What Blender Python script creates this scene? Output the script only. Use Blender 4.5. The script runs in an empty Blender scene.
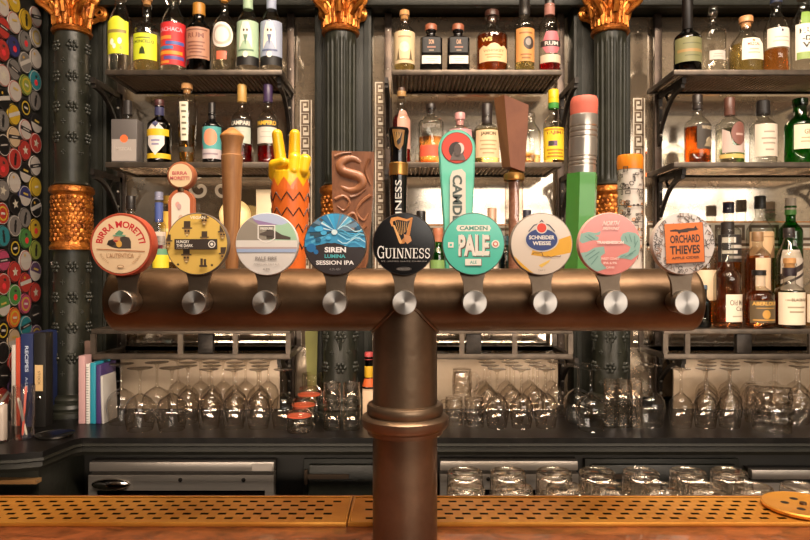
import bpy, bmesh, math, random
from mathutils import Vector, Matrix
from mathutils.geometry import tessellate_polygon
RND = random.Random(11)
F, EYE, PI = 655.0, 1.46, math.pi
def X(px, Y): return (px - 405) * Y / F
def Z(py, Y): return EYE - (py - 270) * Y / F
def S(n, Y): return n * Y / F            # length of n pixels at depth Y
sc = bpy.context.scene
COL = sc.collection

# ------------------------------------------------------------------ materials
def lin(h):
    h = h.lstrip('#')
    return tuple(((c / 12.92) if c <= .04045 else ((c + .055) / 1.055) ** 2.4) for c in (int(h[i:i+2], 16) / 255 for i in (0, 2, 4))) + (1.0,)
_M = {}
def new_mat(name):
    m = bpy.data.materials.new(name); m.use_nodes = True
    nt = m.node_tree; nt.nodes.clear()
    out = nt.nodes.new('ShaderNodeOutputMaterial')
    return m, nt, out
def node(nt, t, **kw):
    n = nt.nodes.new(t)
    for k, v in kw.items():
        if k.startswith('_'): setattr(n, k[1:], v)
        else: n.inputs[k.replace('__', ' ')].default_value = v
    return n
def pbr(name, c1, rough=.5, metal=0, c2=None, scale=20, bump=0, bscale=60, rvar=0, coat=0, stretch=None, detail=4, emis=None, spec=.5, lo=.35, hi=.65):
    if name in _M: return _M[name]
    m, nt, out = new_mat(name)
    b = node(nt, 'ShaderNodeBsdfPrincipled', Roughness=rough, Metallic=metal)
    b.inputs['Base Color'].default_value = lin(c1); b.inputs['Coat Weight'].default_value = coat
    b.inputs['Specular IOR Level'].default_value = spec
    nt.links.new(b.outputs[0], out.inputs[0])
    if c2 or bump or rvar:
        tc = node(nt, 'ShaderNodeTexCoord'); mp = node(nt, 'ShaderNodeMapping')
        if stretch: mp.inputs['Scale'].default_value = stretch
        nt.links.new(tc.outputs['Object'], mp.inputs[0])
        n = node(nt, 'ShaderNodeTexNoise', Scale=scale, Detail=detail, Roughness=.6)
        nt.links.new(mp.outputs[0], n.inputs['Vector'])
        if c2:
            r = node(nt, 'ShaderNodeValToRGB')
            r.color_ramp.elements[0].position = lo; r.color_ramp.elements[1].position = hi
            r.color_ramp.elements[0].color = lin(c1); r.color_ramp.elements[1].color = lin(c2)
            nt.links.new(n.outputs['Fac'], r.inputs[0]); nt.links.new(r.outputs[0], b.inputs['Base Color'])
        if rvar:
            mr = node(nt, 'ShaderNodeMapRange'); mr.inputs['To Min'].default_value = max(.02, rough - rvar); mr.inputs['To Max'].default_value = rough + rvar
            nt.links.new(n.outputs['Fac'], mr.inputs[0]); nt.links.new(mr.outputs[0], b.inputs['Roughness'])
        if bump:
            n2 = node(nt, 'ShaderNodeTexNoise', Scale=bscale, Detail=3)
            nt.links.new(mp.outputs[0], n2.inputs['Vector'])
            bp = node(nt, 'ShaderNodeBump', Strength=bump, Distance=.01)
            nt.links.new(n2.outputs['Fac'], bp.inputs['Height']); nt.links.new(bp.outputs[0], b.inputs['Normal'])
    if emis:
        b.inputs['Emission Color'].default_value = lin(emis[0]); b.inputs['Emission Strength'].default_value = emis[1]
    _M[name] = m
    return m
def ink(h, rough=.45):
    return pbr('printed ' + h, h, rough)
def glass(name, tint, edge=None, gl=.05, glm=.55, rough=.03, pw=3.0):
    """thin clear glass: transparent with a Fresnel-like reflection and darker rims"""
    if name in _M: return _M[name]
    m, nt, out = new_mat(name)
    lw = node(nt, 'ShaderNodeLayerWeight', Blend=.5)
    p = node(nt, 'ShaderNodeMath', _operation='POWER'); p.inputs[1].default_value = pw
    nt.links.new(lw.outputs['Facing'], p.inputs[0])
    mc = node(nt, 'ShaderNodeMix', _data_type='RGBA')
    mc.inputs[6].default_value = lin(tint); mc.inputs[7].default_value = lin(edge or tint)
    nt.links.new(p.outputs[0], mc.inputs[0])
    tr = node(nt, 'ShaderNodeBsdfTransparent'); nt.links.new(mc.outputs[2], tr.inputs[0])
    g = node(nt, 'ShaderNodeBsdfGlossy', Roughness=rough); g.inputs[0].default_value = (1, 1, 1, 1)
    mr = node(nt, 'ShaderNodeMapRange'); mr.inputs['To Min'].default_value = gl; mr.inputs['To Max'].default_value = glm
    nt.links.new(p.outputs[0], mr.inputs[0])
    mx = node(nt, 'ShaderNodeMixShader')
    nt.links.new(mr.outputs[0], mx.inputs[0]); nt.links.new(tr.outputs[0], mx.inputs[1]); nt.links.new(g.outputs[0], mx.inputs[2])
    nt.links.new(mx.outputs[0], out.inputs[0])
    _M[name] = m
    return m
def wood(name, c1, c2, rough=.4, scale=(1.2, 14, 14), coat=0, wave=3.0):
    if name in _M: return _M[name]
    m, nt, out = new_mat(name)
    b = node(nt, 'ShaderNodeBsdfPrincipled', Roughness=rough); b.inputs['Coat Weight'].default_value = coat
    tc = node(nt, 'ShaderNodeTexCoord'); mp = node(nt, 'ShaderNodeMapping'); mp.inputs['Scale'].default_value = scale
    n = node(nt, 'ShaderNodeTexNoise', Scale=wave, Detail=8, Roughness=.65, Distortion=.8)
    r = node(nt, 'ShaderNodeValToRGB'); r.color_ramp.elements[0].position = .32; r.color_ramp.elements[1].position = .68
    r.color_ramp.elements[0].color = lin(c1); r.color_ramp.elements[1].color = lin(c2)
    for a, c in ((tc.outputs['Object'], mp.inputs[0]), (mp.outputs[0], n.inputs['Vector']), (n.outputs['Fac'], r.inputs[0]), (r.outputs[0], b.inputs['Base Color']), (b.outputs[0], out.inputs[0])):
        nt.links.new(a, c)
    _M[name] = m
    return m
def brushed_disc(name, c):
    if name in _M: return _M[name]
    m, nt, out = new_mat(name)
    b = node(nt, 'ShaderNodeBsdfPrincipled', Roughness=.34, Metallic=1.0); b.inputs['Base Color'].default_value = lin(c)
    b.inputs['Anisotropic'].default_value = .75
    t = node(nt, 'ShaderNodeTangent', _direction_type='RADIAL', _axis='Y')
    nt.links.new(t.outputs[0], b.inputs['Tangent']); nt.links.new(b.outputs[0], out.inputs[0])
    _M[name] = m
    return m
def mirror_mat():
    m, nt, out = new_mat('aged mirror')
    tc = node(nt, 'ShaderNodeTexCoord')
    n = node(nt, 'ShaderNodeTexNoise', Scale=5, Detail=7, Roughness=.65); nt.links.new(tc.outputs['Object'], n.inputs['Vector'])
    g = node(nt, 'ShaderNodeBsdfGlossy', Roughness=.09); g.inputs[0].default_value = lin('#d8ccba')
    d = node(nt, 'ShaderNodeBsdfDiffuse'); d.inputs[0].default_value = lin('#877764')
    mr = node(nt, 'ShaderNodeMapRange'); mr.inputs['From Min'].default_value = .35; mr.inputs['From Max'].default_value = .7
    mr.inputs['To Min'].default_value = .28; mr.inputs['To Max'].default_value = .75
    mx = node(nt, 'ShaderNodeMixShader')
    nt.links.new(n.outputs['Fac'], mr.inputs[0]); nt.links.new(mr.outputs[0], mx.inputs[0])
    nt.links.new(g.outputs[0], mx.inputs[1]); nt.links.new(d.outputs[0], mx.inputs[2]); nt.links.new(mx.outputs[0], out.inputs[0])
    return m

# ------------------------------------------------------------------ mesh builder
class MB:
    def __init__(s): s.v, s.f, s.mi, s.mats = [], [], [], []
    def add(s, vs, fs, m):
        if m not in s.mats: s.mats.append(m)
        k = s.mats.index(m); b = len(s.v)
        s.v.extend(tuple(v) for v in vs)
        for f in fs: s.f.append(tuple(b + i for i in f)); s.mi.append(k)
        return s
    def box(s, x0, x1, y0, y1, z0, z1, m, bev=0):
        if bev:
            bm = bmesh.new(); bmesh.ops.create_cube(bm, size=1)
            for v in bm.verts: v.co = Vector(((x0+x1)/2 + v.co.x*(x1-x0), (y0+y1)/2 + v.co.y*(y1-y0), (z0+z1)/2 + v.co.z*(z1-z0)))
            bmesh.ops.bevel(bm, geom=bm.edges[:], offset=bev, segments=2, affect='EDGES', profile=.5)
            bm.verts.index_update()
            s.add([v.co for v in bm.verts], [[v.index for v in f.verts] for f in bm.faces], m); bm.free()
            return s
        v = [(x, y, z) for x in (x0, x1) for y in (y0, y1) for z in (z0, z1)]
        return s.add(v, [(0,1,3,2),(4,6,7,5),(0,4,5,1),(2,3,7,6),(0,2,6,4),(1,5,7,3)], m)
    def lathe(s, prof, m, seg=24, M=None, rf=None, a0=0, a1=2*PI, close=True):
        M = M or Matrix.Identity(4); full = abs(a1 - a0 - 2*PI) < 1e-6
        n = seg if full else seg + 1
        vs, fs = [], []
        for r, z in prof:
            for i in range(n):
                a = a0 + (a1 - a0) * i / seg
                k = r * (rf(a, z) if rf else 1)
                vs.append(M @ Vector((k * math.cos(a), k * math.sin(a), z)))
        for j in range(len(prof) - 1):
            for i in range(seg):
                i2 = (i + 1) % n if full else i + 1
                fs.append((j*n+i, j*n+i2, (j+1)*n+i2, (j+1)*n+i))
        if full and close:
            if prof[0][0] > 1e-5: fs.append(tuple(range(n - 1, -1, -1)))
            if prof[-1][0] > 1e-5: fs.append(tuple((len(prof)-1)*n + i for i in range(n)))
        return s.add(vs, fs, m)
    def tube(s, pts, r, m, seg=8, closed=False):
        pts = [Vector(p) for p in pts]; n = len(pts); vs, fs = [], []
        up = Vector((0, 0, 1)); prev = None
        for i, p in enumerate(pts):
            t = (pts[(i+1) % n] - pts[i-1]) if closed else (pts[min(i+1, n-1)] - pts[max(i-1, 0)])
            t.normalize()
            if prev is None:
                q = up if abs(t.z) < .9 else Vector((1, 0, 0)); a = t.cross(q).normalized()
            else:
                a = (prev - t * prev.dot(t)).normalized()
            prev = a; b = t.cross(a)
            rr = r[i] if isinstance(r, (list, tuple)) else r
            for k in range(seg):
                g = 2*PI*k/seg; vs.append(p + (a*math.cos(g) + b*math.sin(g)) * rr)
        for i in range(n if closed else n - 1):
            j = (i + 1) % n
            for k in range(seg):
                k2 = (k+1) % seg; fs.append((i*seg+k, i*seg+k2, j*seg+k2, j*seg+k))
        if not closed: fs += [tuple(range(seg-1, -1, -1)), tuple((n-1)*seg+k for k in range(seg))]
        return s.add(vs, fs, m)
    def ball(s, c, r, m, seg=12, rings=8, M=None):
        c = Vector(c); r = Vector(r) if not isinstance(r, (int, float)) else Vector((r, r, r))
        vs, fs = [], []
        for j in range(rings + 1):
            t = PI * j / rings
            for i in range(seg):
                a = 2*PI*i/seg
                d = Vector((math.sin(t)*math.cos(a)*r.x, math.sin(t)*math.sin(a)*r.y, math.cos(t)*r.z))
                vs.append(c + (M @ d if M else d))
        for j in range(rings):
            for i in range(seg): fs.append((j*seg+i, (j+1)*seg+i, (j+1)*seg+(i+1) % seg, j*seg+(i+1) % seg))
        return s.add(vs, fs, m)
    def prism(s, poly, y0, y1, m, axis='y'):
        """polygon in x,z extruded along y (or x,y along z / y,z along x)"""
        n = len(poly)
        def V(p, d): return {'y': (p[0], d, p[1]), 'z': (p[0], p[1], d), 'x': (d, p[0], p[1])}[axis]
        vs = [V(p, y0) for p in poly] + [V(p, y1) for p in poly]
        fs = [tuple(t) for t in tessellate_polygon([[Vector((p[0], p[1], 0)) for p in poly]])]
        fs = fs + [tuple(i + n for i in reversed(t)) for t in fs]
        fs += [(i, (i+1) % n, n + (i+1) % n, n + i) for i in range(n)]
        return s.add(vs, fs, m)
    def sweep(s, line, prof, m):
        """profile (offset, z) swept along a polyline in plan"""
        L = [Vector(p) for p in line]; n = len(L); vs, fs = [], []
        for i in range(n):
            ds = []
            if i > 0: ds.append((L[i]-L[i-1]).normalized())
            if i < n-1: ds.append((L[i+1]-L[i]).normalized())
            ns = [Vector((d.y, -d.x)) for d in ds]
            nn = sum(ns, Vector((0, 0))).normalized(); k = 1 / max(.3, nn.dot(ns[0]))
            for o, z in prof: vs.append((L[i].x + nn.x*o*k, L[i].y + nn.y*o*k, z))
        q = len(prof)
        for i in range(n-1):
            for j in range(q): fs.append((i*q+j, i*q+(j+1) % q, (i+1)*q+(j+1) % q, (i+1)*q+j))
        fs += [tuple(range(q)), tuple((n-1)*q+j for j in range(q-1, -1, -1))]
        return s.add(vs, fs, m)
    def build(s, name, parent=None, loc=None, sharp=38, flat=False):
        me = bpy.data.meshes.new(name); me.from_pydata(s.v, [], s.f)
        for m in s.mats: me.materials.append(m)
        me.polygons.foreach_set('material_index', s.mi)
        bm = bmesh.new(); bm.from_mesh(me)
        bmesh.ops.remove_doubles(bm, verts=bm.verts, dist=1e-6)
        bmesh.ops.recalc_face_normals(bm, faces=bm.faces)
        bm.to_mesh(me); bm.free()
        if not flat:
            me.polygons.foreach_set('use_smooth', [True]*len(me.polygons))
            me.set_sharp_from_angle(angle=math.radians(sharp))
        o = bpy.data.objects.new(name, me); COL.objects.link(o)
        if parent: o.parent = parent
        if loc: o.location = loc
        return o
def thing(name, label, cat, loc=(0, 0, 0), group=None, rot=(0, 0, 0)):
    o = bpy.data.objects.new(name, None); COL.objects.link(o)
    o.location = loc; o.rotation_euler = rot; o.empty_display_size = .05
    return tag(o, label, cat, group)
def tag(o, label, cat, group=None):
    o['label'] = label; o['category'] = cat
    if group: o['group'] = group
    return o
def struct(name, mb, flat=False):
    o = mb.build(name, flat=flat); o['kind'] = 'structure'; return o
def dup(root, loc, label, rot=None):
    r = root.copy(); COL.objects.link(r); r.location = loc; r['label'] = label
    if rot is not None: r.rotation_euler = rot
    for ch in list(root.children):
        c = ch.copy(); COL.objects.link(c); c.parent = r
        for g in list(ch.children):
            d = g.copy(); COL.objects.link(d); d.parent = c
    return r
ORD = ['first', 'second', 'third', 'fourth', 'fifth', 'sixth', 'seventh', 'eighth', 'ninth', 'tenth', 'eleventh', 'twelfth', 'thirteenth', 'fourteenth', 'fifteenth', 'sixteenth', 'seventeenth', 'eighteenth', 'nineteenth', 'twentieth']

# ------------------------------------------------------------------ lettering and flat printed shapes
_T = {}
def text2d(s, bold=0.0):
    k = (s, bold)
    if k in _T: return _T[k]
    cu = bpy.data.curves.new('t', 'FONT'); cu.body = s; cu.resolution_u = 3; cu.offset = bold
    o = bpy.data.objects.new('t', cu); COL.objects.link(o)
    bpy.context.view_layer.update()
    me = bpy.data.meshes.new_from_object(o.evaluated_get(bpy.context.evaluated_depsgraph_get()))
    vs = [(v.co.x, v.co.y) for v in me.vertices]; fs = [tuple(p.vertices) for p in me.polygons]
    bpy.data.objects.remove(o); bpy.data.curves.remove(cu); bpy.data.meshes.remove(me)
    x0, x1 = min(v[0] for v in vs), max(v[0] for v in vs); y0, y1 = min(v[1] for v in vs), max(v[1] for v in vs)
    vs = [((x - x0) / (x1 - x0), (y - y0) / (y1 - y0)) for x, y in vs]
    _T[k] = (vs, fs, (x1 - x0) / (y1 - y0))
    return _T[k]
def ell(cx, cy, rx, ry=None, n=28, a0=0, a1=360):
    ry = rx if ry is None else ry
    full = a1 - a0 >= 360
    return [(cx + rx*math.cos(math.radians(a0 + (a1-a0)*i/(n if full else n-1))), cy + ry*math.sin(math.radians(a0 + (a1-a0)*i/(n if full else n-1)))) for i in range(n)]
def rect(x0, y0, x1, y1): return [(x0, y0), (x1, y0), (x1, y1), (x0, y1)]
def rot2(poly, deg, cx=0, cy=0):
    c, s = math.cos(math.radians(deg)), math.sin(math.radians(deg))
    return [(cx + (x-cx)*c - (y-cy)*s, cy + (x-cx)*s + (y-cy)*c) for x, y in poly]
def clip(poly, c):
    def inside(p, a, b): return (b[0]-a[0])*(p[1]-a[1]) - (b[1]-a[1])*(p[0]-a[0]) >= -1e-9
    out = poly
    for i in range(len(c)):
        a, b = c[i], c[(i+1) % len(c)]; inp, out = out, []
        for j in range(len(inp)):
            p, q = inp[j-1], inp[j]
            ip, iq = inside(p, a, b), inside(q, a, b)
            if ip != iq:
                d1 = (b[0]-a[0])*(p[1]-a[1]) - (b[1]-a[1])*(p[0]-a[0]); d2 = (b[0]-a[0])*(q[1]-a[1]) - (b[1]-a[1])*(q[0]-a[0])
                t = d1 / (d1 - d2); out.append((p[0]+(q[0]-p[0])*t, p[1]+(q[1]-p[1])*t))
            if iq: out.append(q)
        if not out: return []
    return out
def stroke(pts, w):
    """quads of a thick polyline with mitred joints"""
    P_ = [Vector(p) for p in pts]; n = len(P_); L, Rr = [], []
    closed = n > 3 and (P_[0] - P_[-1]).length < 1e-9
    for i in range(n):
        ds = []
        if i > 0 or closed: ds.append(P_[i] - P_[i-1] if i > 0 else P_[0] - P_[-2])
        if i < n-1 or closed: ds.append(P_[i+1] - P_[i] if i < n-1 else P_[1] - P_[0])
        ds = [d.normalized() for d in ds if d.length > 1e-12] or [Vector((1, 0))]
        ns = [Vector((-d.y, d.x)) for d in ds]; m = sum(ns, Vector((0, 0)))
        m = m.normalized() if m.length > 1e-6 else ns[0]
        k = w / 2 / max(.45, m.dot(ns[0])); e = Vector((0, 0))
        if not closed and i in (0, n-1): e = ds[0] * (w/2 if i else -w/2)
        L.append(P_[i] + e + m*k); Rr.append(P_[i] + e - m*k)
    return [[tuple(Rr[i]), tuple(Rr[i+1]), tuple(L[i+1]), tuple(L[i])] for i in range(n-1)]
class Art:
    """flat printed layers; put() lays them over a surface given by f(u, v, lift)"""
    def __init__(s, step=.00012): s.l = []; s.k = 0; s.step = step; s.inc = 1
    def poly(s, p, c, cl=None):
        if cl: p = clip(p, cl)
        if len(p) > 2: s.k += s.inc; s.l.append((p, [tuple(t) for t in tessellate_polygon([[Vector((a, b, 0)) for a, b in p]])], c, s.k, 'p'))
        return s
    def strokes(s, pts, w, c, cl=None):
        s.k += s.inc; k = s.k
        for q in stroke(pts, w):
            if cl: q = clip(q, cl)
            if len(q) > 2: s.l.append((q, [tuple(t) for t in tessellate_polygon([[Vector((a, b, 0)) for a, b in q]])], c, k, 'p'))
        return s
    def text(s, t, x0, y0, x1, y1, c, bold=.0, vert=False, arc=None, slant=0, rot=0):
        vs, fs, _ = text2d(t, bold); s.k += s.inc
        if arc:      # (cx, cy, radius, start deg, end deg): letters along an arc, height y1-y0
            cx, cy, r, a0, a1 = arc; h = y1 - y0; P_ = []
            for u, v in vs:
                a = math.radians(a0 + (a1-a0)*u); rr = r + h*v if a1 < a0 else r - h*v
                P_.append((cx + rr*math.cos(a), cy + rr*math.sin(a)))
        elif vert: P_ = [(x0 + (x1-x0)*v, y1 - (y1-y0)*u) if vert == 1 else (x1 - (x1-x0)*v, y0 + (y1-y0)*u) for u, v in vs]
        else: P_ = [(x0 + (x1-x0)*u + slant*v, y0 + (y1-y0)*v) for u, v in vs]
        if rot: P_ = rot2(P_, rot, (x0+x1)/2, (y0+y1)/2)
        s.l.append((P_, fs, c, s.k, 't')); return s
    def put(s, mb, f, which='pt', sub=None, iso=False):
        ln = (lambda p, q: math.hypot(p[0]-q[0], p[1]-q[1])) if iso else (lambda p, q: abs(p[0]-q[0]))
        for vs, fs, c, k, ty in s.l:
            if ty not in which: continue
            m = ink(c) if isinstance(c, str) else c
            if sub and ty == 'p':
                V, T = [], []
                def rec(a, b, d, n=0):
                    if n < 10 and max(ln(a, b), ln(b, d), ln(a, d)) > sub:
                        e = max(((a, b), (b, d), (d, a)), key=lambda e: ln(*e))
                        mid = ((e[0][0]+e[1][0])/2, (e[0][1]+e[1][1])/2)
                        if e == (a, b): rec(a, mid, d, n+1); rec(mid, b, d, n+1)
                        elif e == (b, d): rec(a, b, mid, n+1); rec(a, mid, d, n+1)
                        else: rec(a, b, mid, n+1); rec(mid, b, d, n+1)
                    else:
                        i = len(V); V.extend((a, b, d)); T.append((i, i+1, i+2))
                for t in fs: rec(*[vs[i] for i in t])
                mb.add([f(u, v, k*s.step) for u, v in V], T, m)
            else:
                mb.add([f(u, v, k*s.step) for u, v in vs], fs, m)
        return mb
    def has(s, ty): return any(l[4] == ty for l in s.l)
# ------------------------------------------------------------------ palette
M_GREEN = pbr('dark green paint', '#1a1b15', .5, c2='#22231c', scale=9, spec=.3, bump=.12, bscale=40)
M_GREEN2 = pbr('column green paint', '#1c1d17', .36, c2='#272820', scale=14, spec=.4, bump=.1, bscale=50)
M_BLACKP = pbr('black panel', '#14130f', .5, c2='#1d1b16', scale=7)
M_GOLD = pbr('gilded plaster', '#b46c28', .38, .72, c2='#6a360f', scale=30, bump=.35, bscale=90)
M_GOLD2 = pbr('gilding bright', '#c67e32', .34, .75, c2='#8a4a18', scale=40)
M_IRON = pbr('dark iron', '#24201d', .42, .6, c2='#38322d', scale=30, bump=.1)
M_POST = pbr('brown iron post', '#3a302a', .4, .6, c2='#54473d', scale=20)
M_PEWTER = pbr('pewter shelf metal', '#4c443c', .4, .65, c2='#63584d', scale=18)
M_RIB = pbr('ribbed steel sheet', '#b5a898', .24, .95, c2='#978672', scale=12)
M_RIBB = pbr('ribbed steel valley', '#6e6356', .4, .8)
M_RIVET = pbr('steel rivet', '#b8b0a6', .3, .9)
M_STEEL = pbr('stainless steel', '#b0a89f', .4, .75, c2='#bdb5ab', scale=3, stretch=(1, 30, 40), rvar=.05)
M_BRONZE = pbr('aged bronze', '#735a42', .4, .8, c2='#523f2d', scale=7, detail=7, bump=.06, bscale=55, rvar=.08)
M_BRONZE2 = pbr('worn bronze column', '#8a745e', .4, .88, c2='#665140', scale=6, detail=7, bump=.06, bscale=50, rvar=.08)
M_STEM = pbr('satin bronze plate', '#8d7c6b', .38, .8, c2='#7c6b5a', scale=25)
M_KNOB = brushed_disc('brushed steel disc', '#cfc8c0')
M_KNOBS = pbr('steel knob side', '#8f877e', .3, .9)
M_CHROME = pbr('polished steel', '#c9c2ba', .12, 1)
M_COPPER = pbr('copper drip tray metal', '#e2a044', .36, .6, c2='#c4802f', scale=5, detail=6, bump=.05, bscale=30, rvar=.08)
M_PAN = pbr('dark tray pan', '#1a0f08', .6)
M_WOOD = wood('varnished bar wood', '#3a1a0c', '#94502a', .36, (4.0, 7, 9), .2, 5.0)
M_WOOD2 = wood('bar panel wood', '#2d1a10', '#4a2d1a', .45, (8, 8, 1.2))
M_MARBLE = pbr('black stone', '#0b0a09', .36, c2='#1c1917', scale=22, detail=8, spec=.22, lo=.45, hi=.8)
M_FROST = pbr('frosted silvering', '#e2d8c6', .5, .1, c2='#cfc1ab', scale=30)
M_KEYL = pbr('etched key line', '#5c4a38', .5, .3, c2='#745f48', scale=30)
M_LOWER = pbr('lower mirror haze', '#cdb9a0', .36, .25, c2='#b8a38a', scale=6, detail=7)  # pale reflection of the lower mirror put into a panel colour
M_SCROLL = pbr('frosted scroll', '#dccfbb', .6)
M_PLASTER = pbr('cream plaster', '#d9cdb8', .8, c2='#cfc2ab', scale=4)
M_MIRROR = mirror_mat()
G_CLEAR = glass('clear bottle glass', '#f9f9f5', '#9c9588', .05, .5)
G_WARE = glass('clear glassware', '#fbf9f6', '#bdb3a8', .05, .7, .03, 2.3)
G_AMBER = glass('amber bottle glass', '#6a3a14', '#2a1405', .05, .5)
G_BROWN = glass('dark brown bottle glass', '#2a160c', '#0c0604', .06, .5)
G_BLACK = pbr('black bottle glass', '#0b0a0a', .08, coat=.3)
G_GREEN = glass('green bottle glass', '#3aa83a', '#0d4a12', .06, .5)
G_OLIVE = glass('olive bottle glass', '#2e2a14', '#0d0b05', .05, .5)
def liq(h, e): return glass('liquid ' + h, h, e, .03, .2)
L_AMBER = liq('#fde6c2', '#f2c486'); L_GOLD = liq('#f6dca0', '#dcb060'); L_RED = liq('#f04a58', '#c02030')
L_WHIS = liq('#eca055', '#c06a28'); L_PALE = liq('#f6ecc0', '#d8c880'); L_DARK = liq('#6a2410', '#2a0a04'); L_ORNG = liq('#fdd29a', '#f0ac66')
L_CLR = liq('#f4f2ea', '#c8c4b8')

# ------------------------------------------------------------------ room shell
YM = 2.72                      # mirror plane
MB0 = MB
struct('floor', MB().box(-4, 6, -5.2, 2.9, -.1, 0, pbr('brown floorboards', '#4a3526', .5, c2='#5c442f', scale=6, stretch=(1, 12, 1))))
struct('ceiling', MB().box(-4, 6, -5.2, 2.9, 3.9, 4.0, M_PLASTER))
struct('wall_back', MB().box(-4, 6, 2.80, 2.9, 0, 3.9, M_GREEN))
struct('wall_left', MB().box(-1.55, -1.452, 1.5, 2.80, 0, 3.9, M_BLACKP))
struct('wall_right', MB().box(5.9, 6, -5.2, 2.80, 0, 3.9, M_PLASTER))
struct('wall_far_left', MB().box(-4.1, -4, -5.2, 2.80, 0, 3.9, pbr('brown panelling', '#3d2b1e', .5, c2='#4d3728', scale=5)))
mb = MB(); W0, W1, zb, zt = .25, 5.7, 1.98, 3.6
mp = pbr('taupe street wall', '#85776a', .7, c2='#95887a', scale=3)
mb.box(-4, 6, -5.2, -5.08, 0, zb, mp); mb.box(-4, 6, -5.2, -5.08, zt, 3.9, mp); mb.box(-4, W0, -5.2, -5.08, zb, zt, mp); mb.box(W1, 6, -5.2, -5.08, zb, zt, mp)
struct('wall_rear', mb)
nW = 4; ww = (W1 - W0) / nW
for i in range(nW):
    mb = MB(); a, b = W0 + i*ww, W0 + (i+1)*ww
    for q in ((a, a+.04, zb, zt), (b-.04, b, zb, zt), (a+.04, b-.04, zb, zb+.04), (a+.04, b-.04, zt-.04, zt), (a+.04, b-.04, 2.42, 2.54), ((a+b)/2-.03, (a+b)/2+.03, zb+.04, zt-.04)):
        mb.box(q[0], q[1], -5.16, -5.11, q[2], q[3], M_WOOD2)
    struct('window_%d' % (i+1), mb)
# panelled surround of the back bar: pilaster strips and cornice
CXS = [-1.281, -.248, .789]
def pil(name, x0, x1):
    mb = MB(); mb.box(x0, x1, 2.62, 2.80, .90, 2.60, M_GREEN, .004)
    if x1 - x0 < .3:
        mb.box(x0+.012, x0+.03, 2.612, 2.62, .93, 2.5, M_GREEN); mb.box(x1-.03, x1-.012, 2.612, 2.62, .93, 2.5, M_GREEN)
    struct(name, mb)
pil('trim_1', -1.452, -1.195); pil('trim_2', CXS[1]-.114, CXS[1]+.114); pil('trim_3', CXS[2]-.114, CXS[2]+.114)
mb = MB()
mb.box(-1.452, 2.4, 2.60, 2.80, 2.52, 3.1, M_GREEN); mb.box(-1.452, 2.4, 2.57, 2.60, 2.50, 2.535, M_GREEN, .004); mb.box(-1.452, 2.4, 2.54, 2.60, 2.66, 2.72, M_GREEN, .004)
struct('trim_4', mb)

# ------------------------------------------------------------------ mirrors with etched key borders
def key_unit(u, v, L, H):
    """one greek-key motif in a cell of length L, height H starting at u, v"""
    P_ = [(0, .08), (0, .92), (.8, .92), (.8, .34), (.42, .34), (.42, .62)]
    return [(u + x*L, v + y*H) for x, y in P_] , [(u, v + .08*H), (u + L, v + .08*H)]
def mirror(label, x0, x1, vbands, hband, scrolls):
    t = thing('back_bar_mirror', label, 'mirror', ((x0+x1)/2, YM, .935)); cx = (x0+x1)/2
    MB().box(x0-cx, x1-cx, 0, .02, 0, 1.575, M_MIRROR).build('mirror_glass', t)
    fr, ke = MB(), MB()
    def flat(poly, m, d, b): b.add([(x-cx, -d, z-.935) for x, z in poly], [tuple(q) for q in tessellate_polygon([[Vector((a, c, 0)) for a, c in poly]])], m)
    for a, b, z0, z1 in vbands:
        flat(rect(a, z0, b, z1), M_FROST, .0008, fr)
        n = max(1, round((z1-z0)/((b-a)*1.0))); L = (z1-z0)/n
        for i in range(n):
            for pth in key_unit(0, 0, L, b-a-.012):
                for q in stroke([(b - .006 - v, z0 + i*L + u) for u, v in pth], .0078): flat(q, M_KEYL, .0016, ke)
    for a, b, z0, z1 in hband:
        flat(rect(a, z0, b, z1), M_FROST, .0009, fr)
        n = max(1, round((b-a)/((z1-z0)*1.15))); L = (b-a)/n
        for i in range(n):
            for pth in key_unit(0, 0, L, z1-z0-.03):
                for q in stroke([(a + i*L + u, z0 + .015 + v) for u, v in pth], .012): flat(q, M_KEYL, .0017, ke)
        for z in (z0+.004, z1-.004):
            for q in stroke([(a, z), (b, z)], .005): flat(q, M_GOLD2, .0017, ke)
    if fr.v: fr.build('frosted_border', t, flat=True); ke.build('etched_key_pattern', t, flat=True)
    if scrolls:
        for sx, sz, r, d, w in scrolls:
            pts = []
            for k in range(40):
                a = d * k/39 * 2.1 * PI + PI/2; rr = r * (1 - .8*k/39); pts.append((sx + rr*math.cos(a), sz + rr*math.sin(a)))
            s = MB(); pts = [(sx - d*r*1.6, sz + r*1.25)] + pts
            for q in stroke(pts, w): flat(q, M_SCROLL, .0022, s)
            s.build('frosted_scroll', t, flat=True)
    return t
kx = lambda px: X(px, YM)
kz = lambda py: Z(py, YM)
mirror('large aged back bar mirror behind the left shelves, beside the green pilaster', -1.195, CXS[1]-.114, [(kx(300), kx(312), kz(330), kz(100))], [], [(kx(200), kz(189), S(12, YM), 1, .014), (kx(222), kz(189), S(12, YM), -1, .014)])
mirror('large aged back bar mirror behind the centre shelves with bright key border', CXS[1]+.114, CXS[2]-.114, [(kx(375), kx(386), kz(390), kz(82))],
       [(kx(392), kx(560), kz(252), kz(224))], [(kx(450), kz(368), S(14, YM), 1, .016), (kx(480), kz(366), S(14, YM), -1, .016), (kx(520), kz(366), S(15, YM), 1, .012)])
mirror('large aged back bar mirror behind the right shelves and whisky bottles', CXS[2]+.114, 2.3, [(kx(633), kx(645), kz(330), kz(98))], [(kx(648), 2.28, kz(250), kz(221))], [])

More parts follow.
